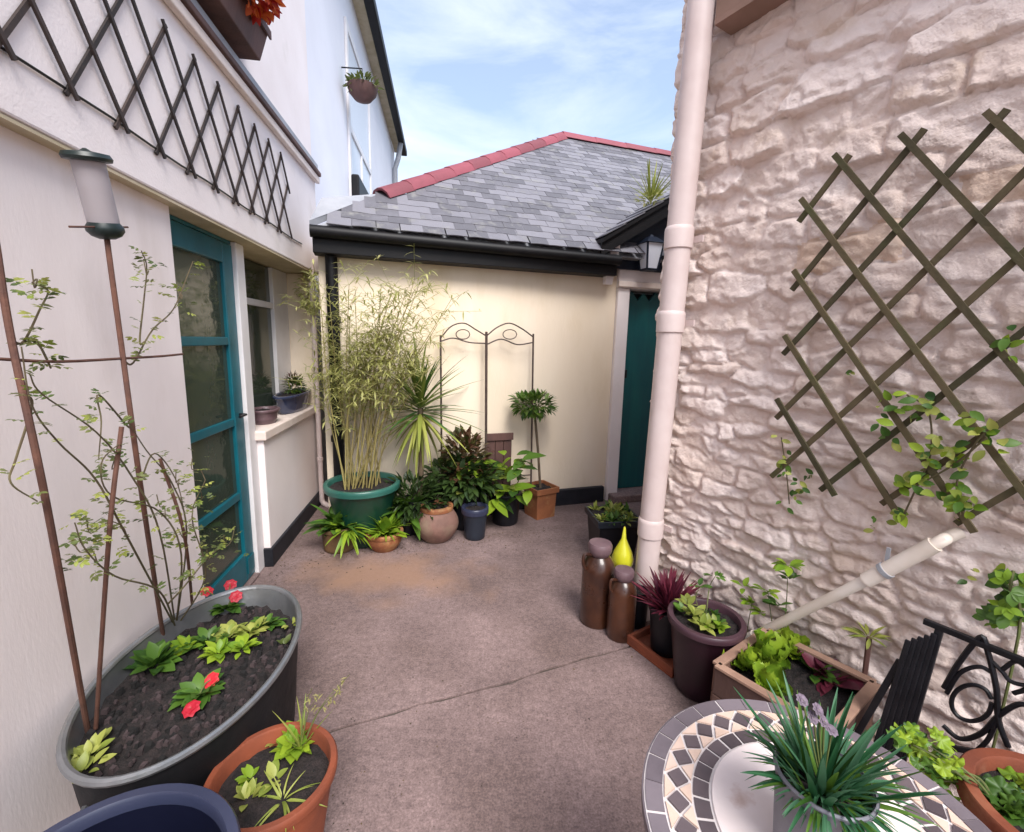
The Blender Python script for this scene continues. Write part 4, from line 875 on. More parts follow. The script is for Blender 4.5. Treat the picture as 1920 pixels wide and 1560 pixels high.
for (x, y) in ((350, 1215), (390, 1200), (430, 1190), (470, 1185), (500, 1170), (455, 1215), (410, 1225)): rosette(t, G(x, y, SZ + .015), 30, (.025, .06), (.2, 1.1), 'ov', rnd.choice(['lf_bright', 'lf_yellow', 'lf_green']), .03)
t = thing('leafy_clump', 'tiny yellow-green sprouts at the cane foot in the near tub end', 'plant', G(160, 1420, SZ)); rosette(t, G(168, 1415, SZ + .01), 16, (.025, .05), (.2, 1.2), 'ov', 'lf_yellow', .05); rosette(t, G(150, 1448, SZ + .01), 12, (.025, .045), (.2, 1.2), 'ov', 'lf_yellow', .04)
t = thing('seedling', 'single pale seedling close to the far tub rim', 'plant', G(535, 1190, SZ)); rosette(t, G(545, 1170, SZ + .012), 7, (.03, .05), (.3, 1.2), 'ov', 'lf_yellow', .02); rosette(t, G(532, 1208, SZ + .012), 5, (.025, .04), (.3, 1.2), 'ov', 'lf_olive', .02)
lm = MB()
for k in range(420):
    a = rnd.uniform(0, 2 * math.pi); r = math.sqrt(rnd.random()) * .88; x, y = TA * r * math.cos(a), TB_ * r * math.sin(a); q = Vector((TC.x + x * math.cos(ta) - y * math.sin(ta), TC.y + x * math.sin(ta) + y * math.cos(ta), .345)); s = rnd.uniform(.004, .013)
    lm.hexa([q + Vector((i * s * rnd.uniform(.5, 1.2), j * s * rnd.uniform(.5, 1.2), -s)) for i, j in ((-1, -1), (1, -1), (1, 1), (-1, 1))] + [q + Vector((i * s * rnd.uniform(.3, .8), j * s * rnd.uniform(.3, .8), s * rnd.uniform(.4, 1))) for i, j in ((-1, -1), (1, -1), (1, 1), (-1, 1))])
lm.build('soil_crumbs', mat('crumb', (.006, .005, .005), (.045, .03, .031), 9, .95, vert=.8), TUB, kind='stuff')

# ------------------------------------------------------------------ near-left pots
pot('plastic_tub', 'empty dark blue plastic tub in the near left corner', 'tub', (-.765, .665), .45, .253, .20, M['blue_plastic'], .022, .018, M['blue_rim'], .40, 56, .008, fill=False)
TB = pot('terracotta_bowl', 'wide terracotta bowl of dark soil beside the dark blue tub', 'pot', (-.645, 1.087), .30, .170, .115, M['terracotta'], .03, .010, None, .055, 56, .011)
def bl(px, py, dz=.0): return G(px, py, .25 + dz)
def sprig(name, label, px, py, n, L, el, kind, mt, off=.01):
    c = bl(px, py); t = thing(name, label, 'plant', c, 'young plants in the wide terracotta bowl'); rosette(t, c, n, L, el, kind, mt, off); return t
sprig('strawberry_plant', 'leafy young plant at the back of the wide terracotta bowl', 555, 1400, 14, (.05, .09), (.3, 1.2), 'tri', 'lf_bright')
sprig('seedling', 'pale seedling near the inner left rim of the wide terracotta bowl', 520, 1392, 5, (.03, .05), (.3, 1), 'ov', 'lf_yellow')
sprig('seedling', 'pale broad-leaved seedling in the middle of the wide terracotta bowl', 512, 1465, 5, (.035, .055), (.3, 1), 'ov', 'lf_yellow')
sprig('seedling', 'olive seedling near the left rim of the wide terracotta bowl', 470, 1460, 7, (.03, .045), (.3, 1), 'ov', 'lf_bright')
sprig('seedling', 'bushy seedling close to the dark blue tub in the terracotta bowl', 462, 1500, 12, (.03, .045), (.3, 1.2), 'ov', 'lf_yellow', .03)
t = sprig('grass_tuft', 'long pale grass stalks rising from the wide terracotta bowl', 565, 1405, 9, (.10, .17), (.9, 1.4), 'strapup', 'lf_yellow'); 
for (x, y) in ((600, 1300), (655, 1265), (640, 1290), (585, 1290)):
    m = MB(); a = bl(565, 1405); b = atY(x, y, a.y + .02); m.tube(curve_pts([a, a.lerp(b, .5) + Vector((-.01, 0, .02)), b], 5), [.002] * 6 + [.001] * 5, 5); m.build('stalk', M['stem_green'], t)
    mm = MB()
    for k in range(10): mm.leaf(a.lerp(b, .6 + .04 * k), rdir(.2, 1.2), .02, .006, segs=2)
    mm.build('seed_head', M['lf_dry'], t, smooth=True, angle=180, kind='stuff')
sprig('grass_tuft', 'drooping pale grass over the near rim of the terracotta bowl', 530, 1500, 12, (.06, .12), (.2, 1.0), 'strap', 'lf_yellow', .02)

# ------------------------------------------------------------------ back row of pots
def grow(px, py, r): q = G(px, py); return (q.x, q.y + r)
cA = grow(627, 1040, .11); pot('plant_pot', 'weathered brown pot at the left end of the back row', 'pot', cA, .18, .135, .11, M['clay_brown'], .03, .012)
pA = thing('trailing_plant', 'bright green trailing plant spilling from the leftmost brown pot', 'plant', (cA[0], cA[1], .145)); rosette(pA, (cA[0], cA[1], .165), 80, (.08, .17), (.0, 1.4), 'ov', 'lf_green', .10); rosette(pA, (cA[0] + .03, cA[1] - .04, .19), 26, (.05, .09), (.1, 1.2), 'ov', 'lf_bright', .08)
rosette(pA, (cA[0], cA[1], .17), 16, (.14, .26), (.5, 1.3), 'strap', 'lf_green', .06, wide=2.2)
rosette(pA, (cA[0] + .09, cA[1] - .08, .17), 26, (.09, .20), (-.5, .6), 'strap', 'lf_bright', .03, wide=2.4, az=-1.0, daz=1.2)
cB = grow(713, 1040, .11); pot('plant_pot', 'small terracotta bowl pot second from the left in the back row', 'pot', cB, .135, .135, .09, M['terracotta_pale'], .03, .012, belly=.015)
pB = thing('trailing_plant', 'yellow-green arching plant in the small terracotta bowl pot', 'plant', (cB[0], cB[1], .11)); rosette(pB, (cB[0], cB[1], .115), 40, (.12, .24), (.4, 1.4), 'strap', 'lf_bright', .06, wide=1.8); rosette(pB, (cB[0], cB[1], .12), 40, (.08, .15), (.2, 1.4), 'ov', 'lf_bright', .09); rosette(pB, (cB[0], cB[1], .115), 18, (.06, .1), (.2, 1.1), 'ov', 'lf_yellow', .06)
cC = grow(812, 1027, .16); pot('clay_urn', 'round-bellied pinkish clay pot with pale rim in the back row', 'pot', cC, .27, .125, .105, M['clay_pink'], .035, .018, M['terracotta_pale'], .03, 44, .014, belly=.06)
cD = grow(888, 1017, .095); pot('plant_pot', 'dark blue-grey bucket-shaped pot in the back row', 'pot', cD, .25, .105, .078, M['grey_pot'], .05, .010, M['blue_rim'])
# green bowl with bamboo
cG = (-1.085, 3.20); pot('green_planter', 'large glossy green bowl holding the bamboo', 'planter', cG, .46, .27, .15, M['green_pot'], .045, .02, M['green_rim'], .04, 48)
BA = thing('bamboo', 'tall airy yellow-green bamboo in the green bowl', 'bamboo', (cG[0], cG[1], .42))
fol = MB()
for k in range(30):
    a = rnd.uniform(0, 6.28); r = rnd.uniform(.02, .2); b = Vector((cG[0] + r * math.cos(a) * .9, cG[1] + r * math.sin(a) * .6, .425)); Hh = rnd.uniform(.85, 1.5)
    top = b + Vector((rnd.uniform(-.16, .66) * Hh / 1.2, rnd.uniform(-.18, .04), Hh)); top.y = min(top.y, 3.93 + .33 * top.x - .12)
    if FL.so(top)[1] < .05: top.x += .15
    c = curve_pts([b, b.lerp(top, .5) + Vector((-.03, 0, .05)), top], 8); m = MB(); m.tube(c, [.0055 * (1 - .7 * i / len(c)) for i in range(len(c))], 6); m.build('cane', M['bamboo_cane'], BA, smooth=True)
    for i, q in enumerate(c):
        if i < 7: continue
        for _ in range(1 if i < 9 else 3):
            d = rdir(.0, .9); ln_ = rnd.uniform(.08, .28); e = q + d * ln_; e.y = min(e.y, 3.93 + .33 * e.x - .05)
            fol.tube([q, e], .0012, 4, cap=False)
            for _k in range(rnd.randint(4, 8)):
                f = q.lerp(e, rnd.uniform(.25, 1)); l = rnd.uniform(.04, .085)
                fol.leaf(f, (d * .5 + rdir(-.7, .6)).normalized(), l, l * .15, droop=rnd.uniform(.1, .5), segs=3)
fol.build('foliage', M['lf_bamboo'], BA, smooth=True, angle=180, kind='stuff')
# yellow-green creeper on the house corner by the sill
CR = thing('corner_creeper', 'yellow-green creeper hanging at the house corner above the sill', 'plant', FL.pt(1.1, .06, 1.95)); bush(CR, FL.pt(1.08, .04, 1.86), (.07, .22, .16), 420, (.03, .06), (.2, .45), 'lf_bamboo', up=-.1); stems(CR, FL.pt(1.2, .06, 1.5), [FL.pt(1.05, .05, 1.98), FL.pt(.95, .05, 1.9)], .004)
# cordyline
yC = 3.40; cc = atY(788, 765, yC); cb = Vector((cc.x - .01, yC, .26))
pot('plant_pot', 'black plastic pot half hidden behind the clay urn', 'pot', (cb.x, cb.y), .28, .13, .10, M['black_plastic'], .03, .01)
CO = thing('cordyline', 'cordyline palm with spiky crown on a slim trunk', 'palm', cb)
m = MB(); m.tube(curve_pts([cb, cb.lerp(cc, .5) + Vector((.01, 0, 0)), cc], 5), .022, 10); m.build('trunk', M['trunk'], CO, smooth=True)
for k in range(105):
    f = k / 105; el = -1.25 + f * 2.7 + rnd.uniform(-.2, .2); el = max(-1.3, min(1.5, el)); d = rdir(el, el); l = rnd.uniform(.36, .56) * (1 if el > -.4 else .85); d = d if not (d.y > .55) else Vector((d.x, d.y * .45, d.z)).normalized()
    inst('leaf', LMs('palm', 'lf_palm' if el > -.15 else 'lf_palm_old'), CO, frame_matrix(cc + Vector((0, 0, -.10 + .14 * f)), d, (0, 0, 1), l))
# shrubs between the cordyline and the bay tree
q = atY(872, 860, 3.52); pot('plant_pot', 'black pot hidden among leaves behind the blue-grey bucket pot', 'pot', (q.x, q.y), .30, .14, .11, M['black_plastic'], .03, .01)
SH = thing('dark_shrub', 'dark red-tinged shrub rising beside the cordyline', 'shrub', (q.x, q.y, .27)); bush(SH, (q.x, q.y, .56), (.17, .13, .22), 460, (.05, .09), (.4, .6), 'lf_red'); bush(SH, (q.x - .02, q.y - .05, .42), (.28, .16, .15), 460, (.06, .11), (.4, .6), 'lf_dark'); stems(SH, (q.x, q.y, .275), [(q.x + dx, q.y, .5) for dx in (-.1, 0, .09)], .007)
q2 = atY(948, 930, 3.62); pot('plant_pot', 'black pot next to the square terracotta pot', 'pot', (q2.x, q2.y), .27, .135, .105, M['black_plastic'], .03, .01)
HY = thing('hydrangea', 'hydrangea with broad pale green leaves in front of the metal trellis', 'shrub', (q2.x, q2.y, .25)); stems(HY, (q2.x, q2.y, .252), [(q2.x + dx, q2.y + dy, zz) for dx, dy, zz in ((-.16, -.05, .5), (-.03, -.08, .52), (.10, -.03, .45), (.03, -.12, .36))], .006, 'stem_green')
for k in range(70):
    c = Vector((q2.x + rnd.uniform(-.34, .18), q2.y + rnd.uniform(-.22, .05), rnd.uniform(.24, .60))); inst('leaf', LMs('ov', rnd.choice(['lf_yellow', 'lf_green', 'lf_bright'])), HY, frame_matrix(c, rdir(-.7, .5), (0, -.2, 1), rnd.uniform(.11, .21)))
FN = thing('dark_fern', 'dark green ferny plant low between the cordyline and clay urn', 'plant', (-.80, 3.36, 0)); 
pot('plant_pot', 'small black pot under the dark ferny plant', 'pot', (-.80, 3.36), .20, .10, .08, M['black_plastic'], .03, .01); FN.location.z = .175; ROOTS[FN.name] = Vector((-.80, 3.36, .175)); rosette(FN, (-.80, 3.36, .18), 60, (.18, .34), (-.1, 1.1), 'lance', 'lf_green', .05); bush(FN, (-.74, 3.28, .30), (.26, .14, .16), 480, (.05, .09), (.25, .4), 'lf_dark')
# wooden panel leaning on the wall
sp1, zp1 = FB.sz(913, 815, .10); sp2 = FB.sz(960, 815, .10)[0]
t = thing('wooden_board', 'weathered brown board standing against the cream wall behind the hydrangea', 'board', FB.pt((sp1 + sp2) / 2, .1, 0)); 
for k in range(3): a = sp1 + (sp2 - sp1) * k / 3; b = sp1 + (sp2 - sp1) * (k + 1) / 3 - .004; m = MB(); m.fbox(FB, a, b, .09, .11, 0, zp1 - .005 * k); m.build('plank', M['brown_wood'], t, bevel=.003)
m = MB(); m.fbox(FB, sp1 - .008, sp2 + .006, .111, .126, zp1 - .05, zp1 + .012); m.build('batten', M['brown_wood'], t, bevel=.003)
# metal arch trellis
MT = thing('metal_trellis', 'slim rusty metal trellis with twin arched tops against the cream wall', 'trellis', FB.pt(FB.sz(912, 640, .1)[0], .14, 0))
def mt_(px, py): return FB.px(px, py, .09)
for x, yt, r in ((826, 628, .008), (912, 622, .011), (1000, 626, .008)):
    a = mt_(x, yt); s = FB.so(a)[0]; m = MB(); m.tube([FB.pt(s, .16, 0), a], r, 8); m.build('post', M['rust_metal'], MT, smooth=True)
for pts in ([(826, 634), (846, 612), (870, 606), (892, 618), (912, 630)], [(912, 630), (932, 614), (955, 606), (978, 616), (1000, 632)], [(826, 640), (850, 634), (880, 642), (912, 644)], [(912, 646), (940, 636), (970, 646), (1000, 642)]):
    m = MB(); m.tube(curve_pts([mt_(*p) for p in pts], 6), .006, 6); m.build('arch', M['rust_metal'], MT, smooth=True)
for cx in (868, 956):
    m = MB(); m.tube(curve_pts([mt_(cx + 13 * math.cos(a), 627 + 9 * math.sin(a)) for a in [k * .7 for k in range(10)]], 3), .004, 6); m.build('scroll', M['rust_metal'], MT, smooth=True)
for zf in (.35,):
    m = MB(); a = FB.so(mt_(826, 628))[0]; b = FB.so(mt_(1000, 626))[0]; m.tube([FB.pt(a, .16 - .07 * zf / 1.6, zf), FB.pt(b, .16 - .07 * zf / 1.6, zf)], .005, 6); m.build('rail', M['rust_metal'], MT)
# bay tree
eC = (.262, 3.80); square_pot('square_pot', 'square terracotta pot of the standard bay tree', 'pot', eC, .27, .235, .19, M['terracotta_pale'], math.radians(33), .05)
bc = atY(1001, 762, 3.80)
BT = thing('bay_tree', 'standard bay tree with a small round leafy head', 'tree', (eC[0], eC[1], .24)); m = MB(); m.tube(curve_pts([(eC[0], eC[1], .24), ((eC[0] + bc.x) / 2 + .006, eC[1], .6), bc], 4), [.011] * 8 + [.009], 8); m.build('trunk', M['trunk'], BT, smooth=True)
bush(BT, bc + Vector((0, -.01, .02)), (.17, .14, .085), 330, (.045, .085), (.35, .5), 'lf_greenv', 'crown', kind_tag=None); stems(BT, bc - Vector((0, 0, .03)), [bc + Vector((dx, dy, .05)) for dx, dy in ((-.1, 0), (.1, 0), (0, -.08), (.03, .06))], .005)
# weed on the gable
wq = FB.px(1220, 376, .12); WD = thing('roof_weed', 'pale grassy weed growing on the little dark gable', 'plant', wq); rosette(WD, wq, 46, (.12, .34), (.5, 1.5), 'strapup', 'lf_yellow', .05); bush(WD, wq + Vector((0, 0, .02)), (.12, .08, .04), 90, (.03, .05), (.4, .6), 'lf_bamboo')

# ------------------------------------------------------------------ group by the stone corner
gC = (.715, 2.985); square_pot('square_planter', 'square black planter beyond the stone corner', 'planter', gC, .345, .31, .23, M['black_plastic'], math.radians(8), .045, .02, rim_mat=M['grey_pot'])
p = thing('succulent_mat', 'low grey-green succulents filling the square black planter', 'plant', (gC[0], gC[1], .325))
for k in range(22): rosette(p, (gC[0] + rnd.uniform(-.13, .13), gC[1] + rnd.uniform(-.13, .13), .33), 14, (.03, .075), (.2, 1.4), 'lance', rnd.choice(['lf_yellow', 'lf_green', 'lf_yellow']), .015, wide=1.7)
j1 = (.487, 2.275); j2 = (.590, 2.150)
def jar(c, R, H, label):
    t = thing('stoneware_jar', label, 'jar', (c[0], c[1], 0), 'brown stoneware jars')
    m = MB(); m.lathe((c[0], c[1], 0), [(R * .93, 0), (R, .012), (R * 1.01, H * .3), (R, H * .66), (R * .93, H * .74), (R * .70, H * .81), (R * .56, H * .84)], 36); m.build('body', M['stoneware'], t, smooth=True)
    m = MB(); m.lathe((c[0], c[1], 0), [(R * .55, H * .84), (R * .62, H * .85), (R * .72, H * .90), (R * .74, H * .96), (R * .66, H * .99), (R * .2, H)], 32); m.build('cap', M['stoneware_cap'], t, smooth=True)
    m = MB(); k = Vector((c[0], c[1], 0)); m.tube(curve_pts([k + Vector((-R * .55, -R * .3, H * .86)), k + Vector((-R * 1.0, -R * .5, H * .88)), k + Vector((-R * 1.08, -R * .55, H * .78)), k + Vector((-R * .9, -R * .45, H * .70))], 4), R * .10, 8); m.build('handle', M['stoneware'], t, smooth=True)
jar(j1, .088, .46, 'taller brown stoneware jar with grey cap by the stone corner'); jar(j2, .070, .375, 'shorter brown stoneware jar with violet-grey cap in front of the taller one')
pot('plant_pot', 'small black-green pot beside the shorter stoneware jar', 'pot', (.705, 2.245), .21, .06, .045, M['black_plastic'], .025, .008)
dq = atY(1166, 1066, 2.42)
t = pot('black_stand', 'narrow black pot under the lime teardrop ornament', 'pot', (dq.x, 2.42), dq.z, .055, .045, M['black_plastic'], .02, .006, None, .012, 24)
t = thing('teardrop_ornament', 'lime yellow teardrop ornament standing on a narrow black pot', 'ornament', (dq.x, 2.42, dq.z))
hz_ = atY(1166, 988, 2.42).z - dq.z; m = MB(); m.lathe((dq.x, 2.42, dq.z - .008), [(.012, 0), (.042, .012), (.060, .045), (.062, .075), (.050, .115), (.030, .155), (.014, .19), (.006, hz_ + .004), (.0005, hz_ + .012)], 28); m.build('body', M['lime_glass'], t, smooth=True, angle=80)
m = MB(); m.lathe((dq.x, 2.42, dq.z - .011), [(.03, 0), (.03, .006), (.014, .008)], 20); m.build('foot', M['iron'], t)
# terracotta tray, purple grass, plum pot
tcx, tcy = .785, 2.03; ux2 = Vector((FR.d.x, FR.d.y, 0)); uy2 = Vector((-FR.n.x, -FR.n.y, 0)); tc0 = Vector((tcx, tcy, 0))
TR = thing('terracotta_tray', 'low terracotta tray under the pot of purple grass', 'tray', tc0)
def tbox(m, a0, a1, b0, b1, z0, z1): m.hexa([tc0 + ux2 * a + uy2 * b + Vector((0, 0, z)) for z in (z0, z1) for a, b in ((a0, b0), (a1, b0), (a1, b1), (a0, b1))])
m = MB(); tbox(m, -.14, .14, -.12, .12, 0, .014); m.build('base', M['terracotta'], TR, bevel=.003)
for (a0, a1, b0, b1) in ((-.14, .14, -.12, -.102), (-.14, .14, .102, .12), (-.14, -.122, -.101, .101), (.122, .14, -.101, .101)): m = MB(); tbox(m, a0, a1, b0, b1, .0145, .052); m.build('side', M['terracotta'], TR, bevel=.003)
pot('plant_pot', 'black pot of purple grass standing in the terracotta tray', 'pot', (tcx, tcy), .235, .095, .07, M['black_plastic'], .025, .008, z0=.0145)
t = thing('purple_grass', 'spiky dark purple-red grass in the black pot', 'plant', (tcx, tcy, .225)); rosette(t, (tcx, tcy, .23), 230, (.08, .21), (.35, 1.5), 'strapup', 'lf_purple', .07, wide=2.2)
pcx, pcy = .862, 1.80; pot('plum_pot', 'tall round plum-coloured pot next to the wooden crate', 'pot', (pcx, pcy), .345, .160, .105, M['plum'], .03, .014, M['plum_rim'], .03, 52, .012)
t = thing('leafy_plant', 'light green leafy herb growing in the plum-coloured pot', 'plant', (pcx, pcy, .315))
for k in range(12):
    a = Vector((pcx + rnd.uniform(-.09, .05), pcy + rnd.uniform(-.08, .06), .318)); rosette(t, a + Vector((0, 0, rnd.uniform(.0, .05))), 7, (.03, .06), (.1, 1.2), 'ov', rnd.choice(['lf_bright', 'lf_yellow', 'lf_green']), .02)
stems(t, (pcx, pcy, .316), [(pcx - .03, pcy + .03, .46), (pcx + .05, pcy + .06, .50), (pcx - .06, pcy - .03, .40)], .003, 'stem_green')
for (dx, dy, dz) in ((-.03, .03, .47), (.05, .06, .50)): rosette(t, (pcx + dx, pcy + dy, dz), 8, (.025, .045), (-.2, 1), 'ov', 'lf_green', .02)
# plants along the wall foot behind the plum pot
wp = FR.px(1430, 1150, .06); t = thing('wall_foot_plant', 'loose green seedlings at the wall foot behind the plum pot', 'plant', FR.pt(FR.so(wp)[0], .06, 0))
for (x, y, n) in ((1410, 1130, 9), (1440, 1110, 9), (1478, 1060, 12), (1482, 1085, 10), (1395, 1100, 6), (1460, 1135, 8), (1430, 1150, 8)): rosette(t, FR.px(x, y, .09), n, (.03, .06), (-.2, 1.2), 'ov', rnd.choice(['lf_bright', 'lf_green']), .02)
for (x, y) in ((1410, 1130), (1478, 1060), (1440, 1110)): stems(t, FR.pt(FR.sz(x, y, .08)[0], .08, 0), [FR.px(x, y, .09)], .003, 'stem_green')
# wooden crate with lettuces
A, B, C, D = [G(x, y, .31) for x, y in ((1335, 1248), (1435, 1180), (1650, 1285), (1540, 1380))]
D = A + (C - B)
CT = thing('wooden_crate', 'open wooden crate of dark soil against the stone wall', 'crate', ((A.x + C.x) / 2, (A.y + C.y) / 2, 0))
for (p, q) in ((A, B), (B, C), (C, D), (D, A)):
    inn = ((A + C) / 2 - (p + q) / 2).normalized(); e = (q - p).normalized()
    for (z0, z1) in ((0, .098), (.102, .198), (.202, .31)):
        m = MB(); a = p + e * .011; b = q - e * .011; th = inn * .018
        m.hexa([Vector((v.x, v.y, z)) for z in (z0, z1) for v in (a, b, b + th, a + th)]); m.build('plank', M['crate_wood'], CT, bevel=.003)
    m = MB(); a = p + e * .012 - inn * .006; b = q - e * .012 - inn * .006; th = inn * .034; m.hexa([Vector((v.x, v.y, z)) for z in (.3105, .322) for v in (a, b, b + th, a + th)]); m.build('edge_strip', M['crate_top'], CT, bevel=.002)
for p in (A, B, C, D):
    inn = ((A + C) / 2 - p); inn.z = 0; k = p + inn.normalized() * .036; m = MB(); m.hexa([Vector((k.x + i * .012, k.y + j * .012, z)) for z in (0, .305) for i, j in ((-1, -1), (1, -1), (1, 1), (-1, 1))]); m.build('corner_post', M['crate_wood'], CT)
cc_ = (A + C) / 2; soil_disc((cc_.x, cc_.y), .255, .5, CT, ((B - A).length - .04) * .99, ((C - B).length - .04) * .99, math.atan2((B - A).y, (B - A).x), square=True, amp=.014, rings=9, n=48)
def lettuce(px, py, label, n, L, dz=.0):
    c = G(px, py, .27 + dz); t = thing('lettuce', label, 'lettuce', c, 'lettuces in the wooden crate'); rosette(t, c, n, L, (.1, 1.25), 'let', 'lf_bright', .012, wide=.9)
lettuce(1402, 1252, 'lettuce nearest the front left corner of the crate', 9, (.06, .10)); lettuce(1445, 1240, 'largest bright lettuce in the left half of the crate', 13, (.08, .13)); lettuce(1482, 1222, 'lettuce near the wall side of the crate', 11, (.07, .11)); lettuce(1440, 1290, 'lettuce at the front edge of the crate', 10, (.06, .10))
t = thing('leafy_clump', 'dark leaves in the shaded right half of the crate', 'plant', G(1560, 1275, .265)); rosette(t, G(1560, 1275, .265), 20, (.05, .10), (.1, 1.2), 'ov', 'lf_purple', .06); rosette(t, G(1530, 1260, .265), 16, (.05, .08), (.1, 1.2), 'ov', 'lf_green', .05)
# dark stake with a tuft
sq = FR.px(1622, 1260, .07); t = thing('planted_stake', 'thin dark stake with a dry leafy tuft against the stone wall', 'stake', FR.pt(FR.so(sq)[0], .09, 0)); tp = FR.px(1630, 1195, .08); m = MB(); m.tube([FR.pt(FR.so(sq)[0], .09, 0), FR.px(1622, 1260, .085), tp], .009, 6); m.build('stake', M['brown_wood'], t); rosette(t, tp, 22, (.04, .07), (-.2, 1.3), 'lance', 'lf_dry' if False else 'lf_yellow', .02)
# white waste pipe running down the wall
WP = thing('waste_pipe', 'cream plastic waste pipe sloping down across the stone wall', 'pipe', FR.px(1400, 1195, .1))
a, b, c = FR.px(1398, 1200, .10), FR.px(1640, 1080, .095), FR.px(1758, 1018, .085); dd = (c - a).normalized()
m = MB(); m.tube(curve_pts([a, a.lerp(b, .5), b, c, c + dd * .01 + Vector((-FR.n.x, -FR.n.y, .02)) * .05, FR.pt(FR.so(c)[0] - .03, .0, c.z + .03)], 5), .019, 14); m.build('tube', M['white_plastic'], WP, smooth=True)
m = MB(); m.tube([b.lerp(c, -.15), b.lerp(c, .96)], .025, 16); m.build('sleeve', M['white_plastic'], WP, smooth=True)
m = MB(); m.tube([a - dd * .01, a + dd * .06], .023, 14); m.build('sleeve', M['white_plastic'], WP, smooth=True)
k = b.lerp(c, .18); m = MB(); m.tube([k - dd * .008, k + dd * .008], .029, 14); m.bar(k + Vector((0, 0, .035)), k + Vector((0, 0, .085)), .012, .006, (FR.n.x, FR.n.y, 0)); m.build('clip', M['lead'], WP)

# ------------------------------------------------------------------ green-brown trellis on the stone wall
TRR = lattice(FR, 'wall_trellis', 'mossy brown diamond trellis fixed to the stone wall', -.66 - 14 * .0985, .985, .0985, .1315, 14, 9, .060, 'trellis_green', .019, .011, .045)
CL = thing('trellis_climber', 'straggly green climber caught along the lower right trellis', 'plant', FR.px(1700, 960, .07))
def sprays(t, lst, o=.07, L=(.03, .055), mts=('lf_green', 'lf_bright', 'lf_yellow')):
    for (x, y, n, sp) in lst:
        for _ in range(n): inst('leaf', LMs('ov', rnd.choice(mts)), t, frame_matrix(FR.px(x + rnd.gauss(0, sp), y + rnd.gauss(0, sp), o + rnd.uniform(0, .03)), rdir(-.9, .9), (FR.n.x, FR.n.y, .5), rnd.uniform(*L)))
sprays(CL, [(1740, 770, 10, 14), (1760, 840, 12, 14), (1700, 770, 6, 12), (1660, 800, 7, 12), (1800, 860, 12, 16), (1830, 800, 8, 14), (1720, 910, 12, 14), (1790, 930, 14, 14), (1740, 880, 8, 12), (1860, 830, 8, 14), (1690, 975, 8, 14), (1810, 950, 10, 10), (1660, 760, 5, 12), (1880, 640, 8, 16)])
for pts in ([(1690, 975), (1720, 910), (1745, 850), (1740, 770), (1700, 740)], [(1800, 965), (1795, 900), (1830, 830), (1870, 790)], [(1720, 910), (1790, 870), (1850, 820)]):
    m = MB(); m.tube(curve_pts([FR.px(x, y, .075) for x, y in pts], 6), .003, 5); m.build('stem', M['stem'], CL, smooth=True)
t = thing('wall_weed', 'dark wispy weed on the stones left of the trellis foot', 'plant', FR.px(1480, 900, .05)); sprays(t, [(1470, 860, 8, 8), (1468, 885, 8, 8), (1480, 935, 7, 10), (1505, 905, 7, 12), (1520, 890, 5, 8), (1460, 820, 3, 8)], .05, (.02, .04), ('lf_green', 'lf_green', 'lf_yellow'))
m = MB(); m.tube(curve_pts([FR.px(1480, 945, .05), FR.px(1475, 890, .055), FR.px(1465, 820, .05)], 5), .0025, 5); m.build('stem', M['stem'], t)
t = thing('wall_weed', 'tiny dry sprigs on the stones around the sloping pipe', 'plant', FR.px(1690, 1080, .05)); sprays(t, [(1815, 1080, 4, 8), (1640, 980, 4, 12), (1600, 700, 3, 5), (1655, 770, 2, 6)], .05, (.02, .035), ('lf_green', 'lf_yellow'))
# bramble at the right edge
BR = thing('bramble', 'green bramble leaves by the stone wall at the right edge', 'plant', FR.px(1900, 1150, .12))
for (x, y, n) in ((1880, 1105, 6), (1905, 1120, 7), (1900, 1085, 5), (1890, 1150, 6), (1865, 1170, 4), (1918, 1150, 6)):
    for _ in range(n): inst('leaf', LMs('tri', rnd.choice(['lf_green', 'lf_bright'])), BR, frame_matrix(FR.px(x + rnd.gauss(0, 12), y + rnd.gauss(0, 12), rnd.uniform(.07, .16)), rdir(-.5, .9), (FR.n.x, FR.n.y, .7), rnd.uniform(.04, .07)))
m = MB(); m.tube(curve_pts([FR.pt(FR.sz(1905, 1200, .12)[0], .12, 0), FR.px(1910, 1190, .12), FR.px(1895, 1110, .12), FR.px(1900, 1070, .1)], 5), .004, 6); m.build('stem', M['stem_green'], BR)

# ------------------------------------------------------------------ folded black iron chair
CO_ = .20
def cp_(px, py, o=CO_): return FR.px(px, py, o)
IC = thing('folded_chair', 'folded black iron chair with scrollwork leaning on the stone wall', 'chair', FR.pt(FR.sz(1780, 1300, CO_)[0], CO_, 0))
def itube(pts, r, name, n=5, o=CO_): m = MB(); m.tube(curve_pts([cp_(x, y, o) for x, y in pts], n), r, 8); m.build(name, M['iron'], IC, smooth=True)
def ground_of(px, py, o): s, z = FR.sz(px, py, o); return FR.pt(s, o, 0)
nvR = Vector((FR.n.x, FR.n.y, 0))
def ibar(a, b, wd, name, th=.008): m = MB(); m.bar(a, b, wd, th, nvR); m.build(name, M['iron'], IC, bevel=.002)
ibar(cp_(1732, 1164), cp_(1990, 1268), .018, 'top_rail', .016)
s_a = FR.sz(1762, 1180, CO_)[0]; zt_ = FR.sz(1762, 1180, CO_)[1]
ibar(FR.pt(s_a, CO_, zt_), FR.pt(s_a + .02, CO_ + .10, 0), .020, 'post', .014)
s_b = s_a - .37; ibar(FR.pt(s_b, CO_, zt_ + .02), FR.pt(s_b - .02, CO_ + .10, 0), .020, 'post', .014)
for k in range(5): ibar(FR.pt(s_a + .006 + .011 * k, CO_ + .02 + .012 * k, zt_ - .012 - .008 * k), FR.pt(s_a + .026 + .013 * k, CO_ + .10 + .012 * k, .06), .014, 'seat_slat', .010)
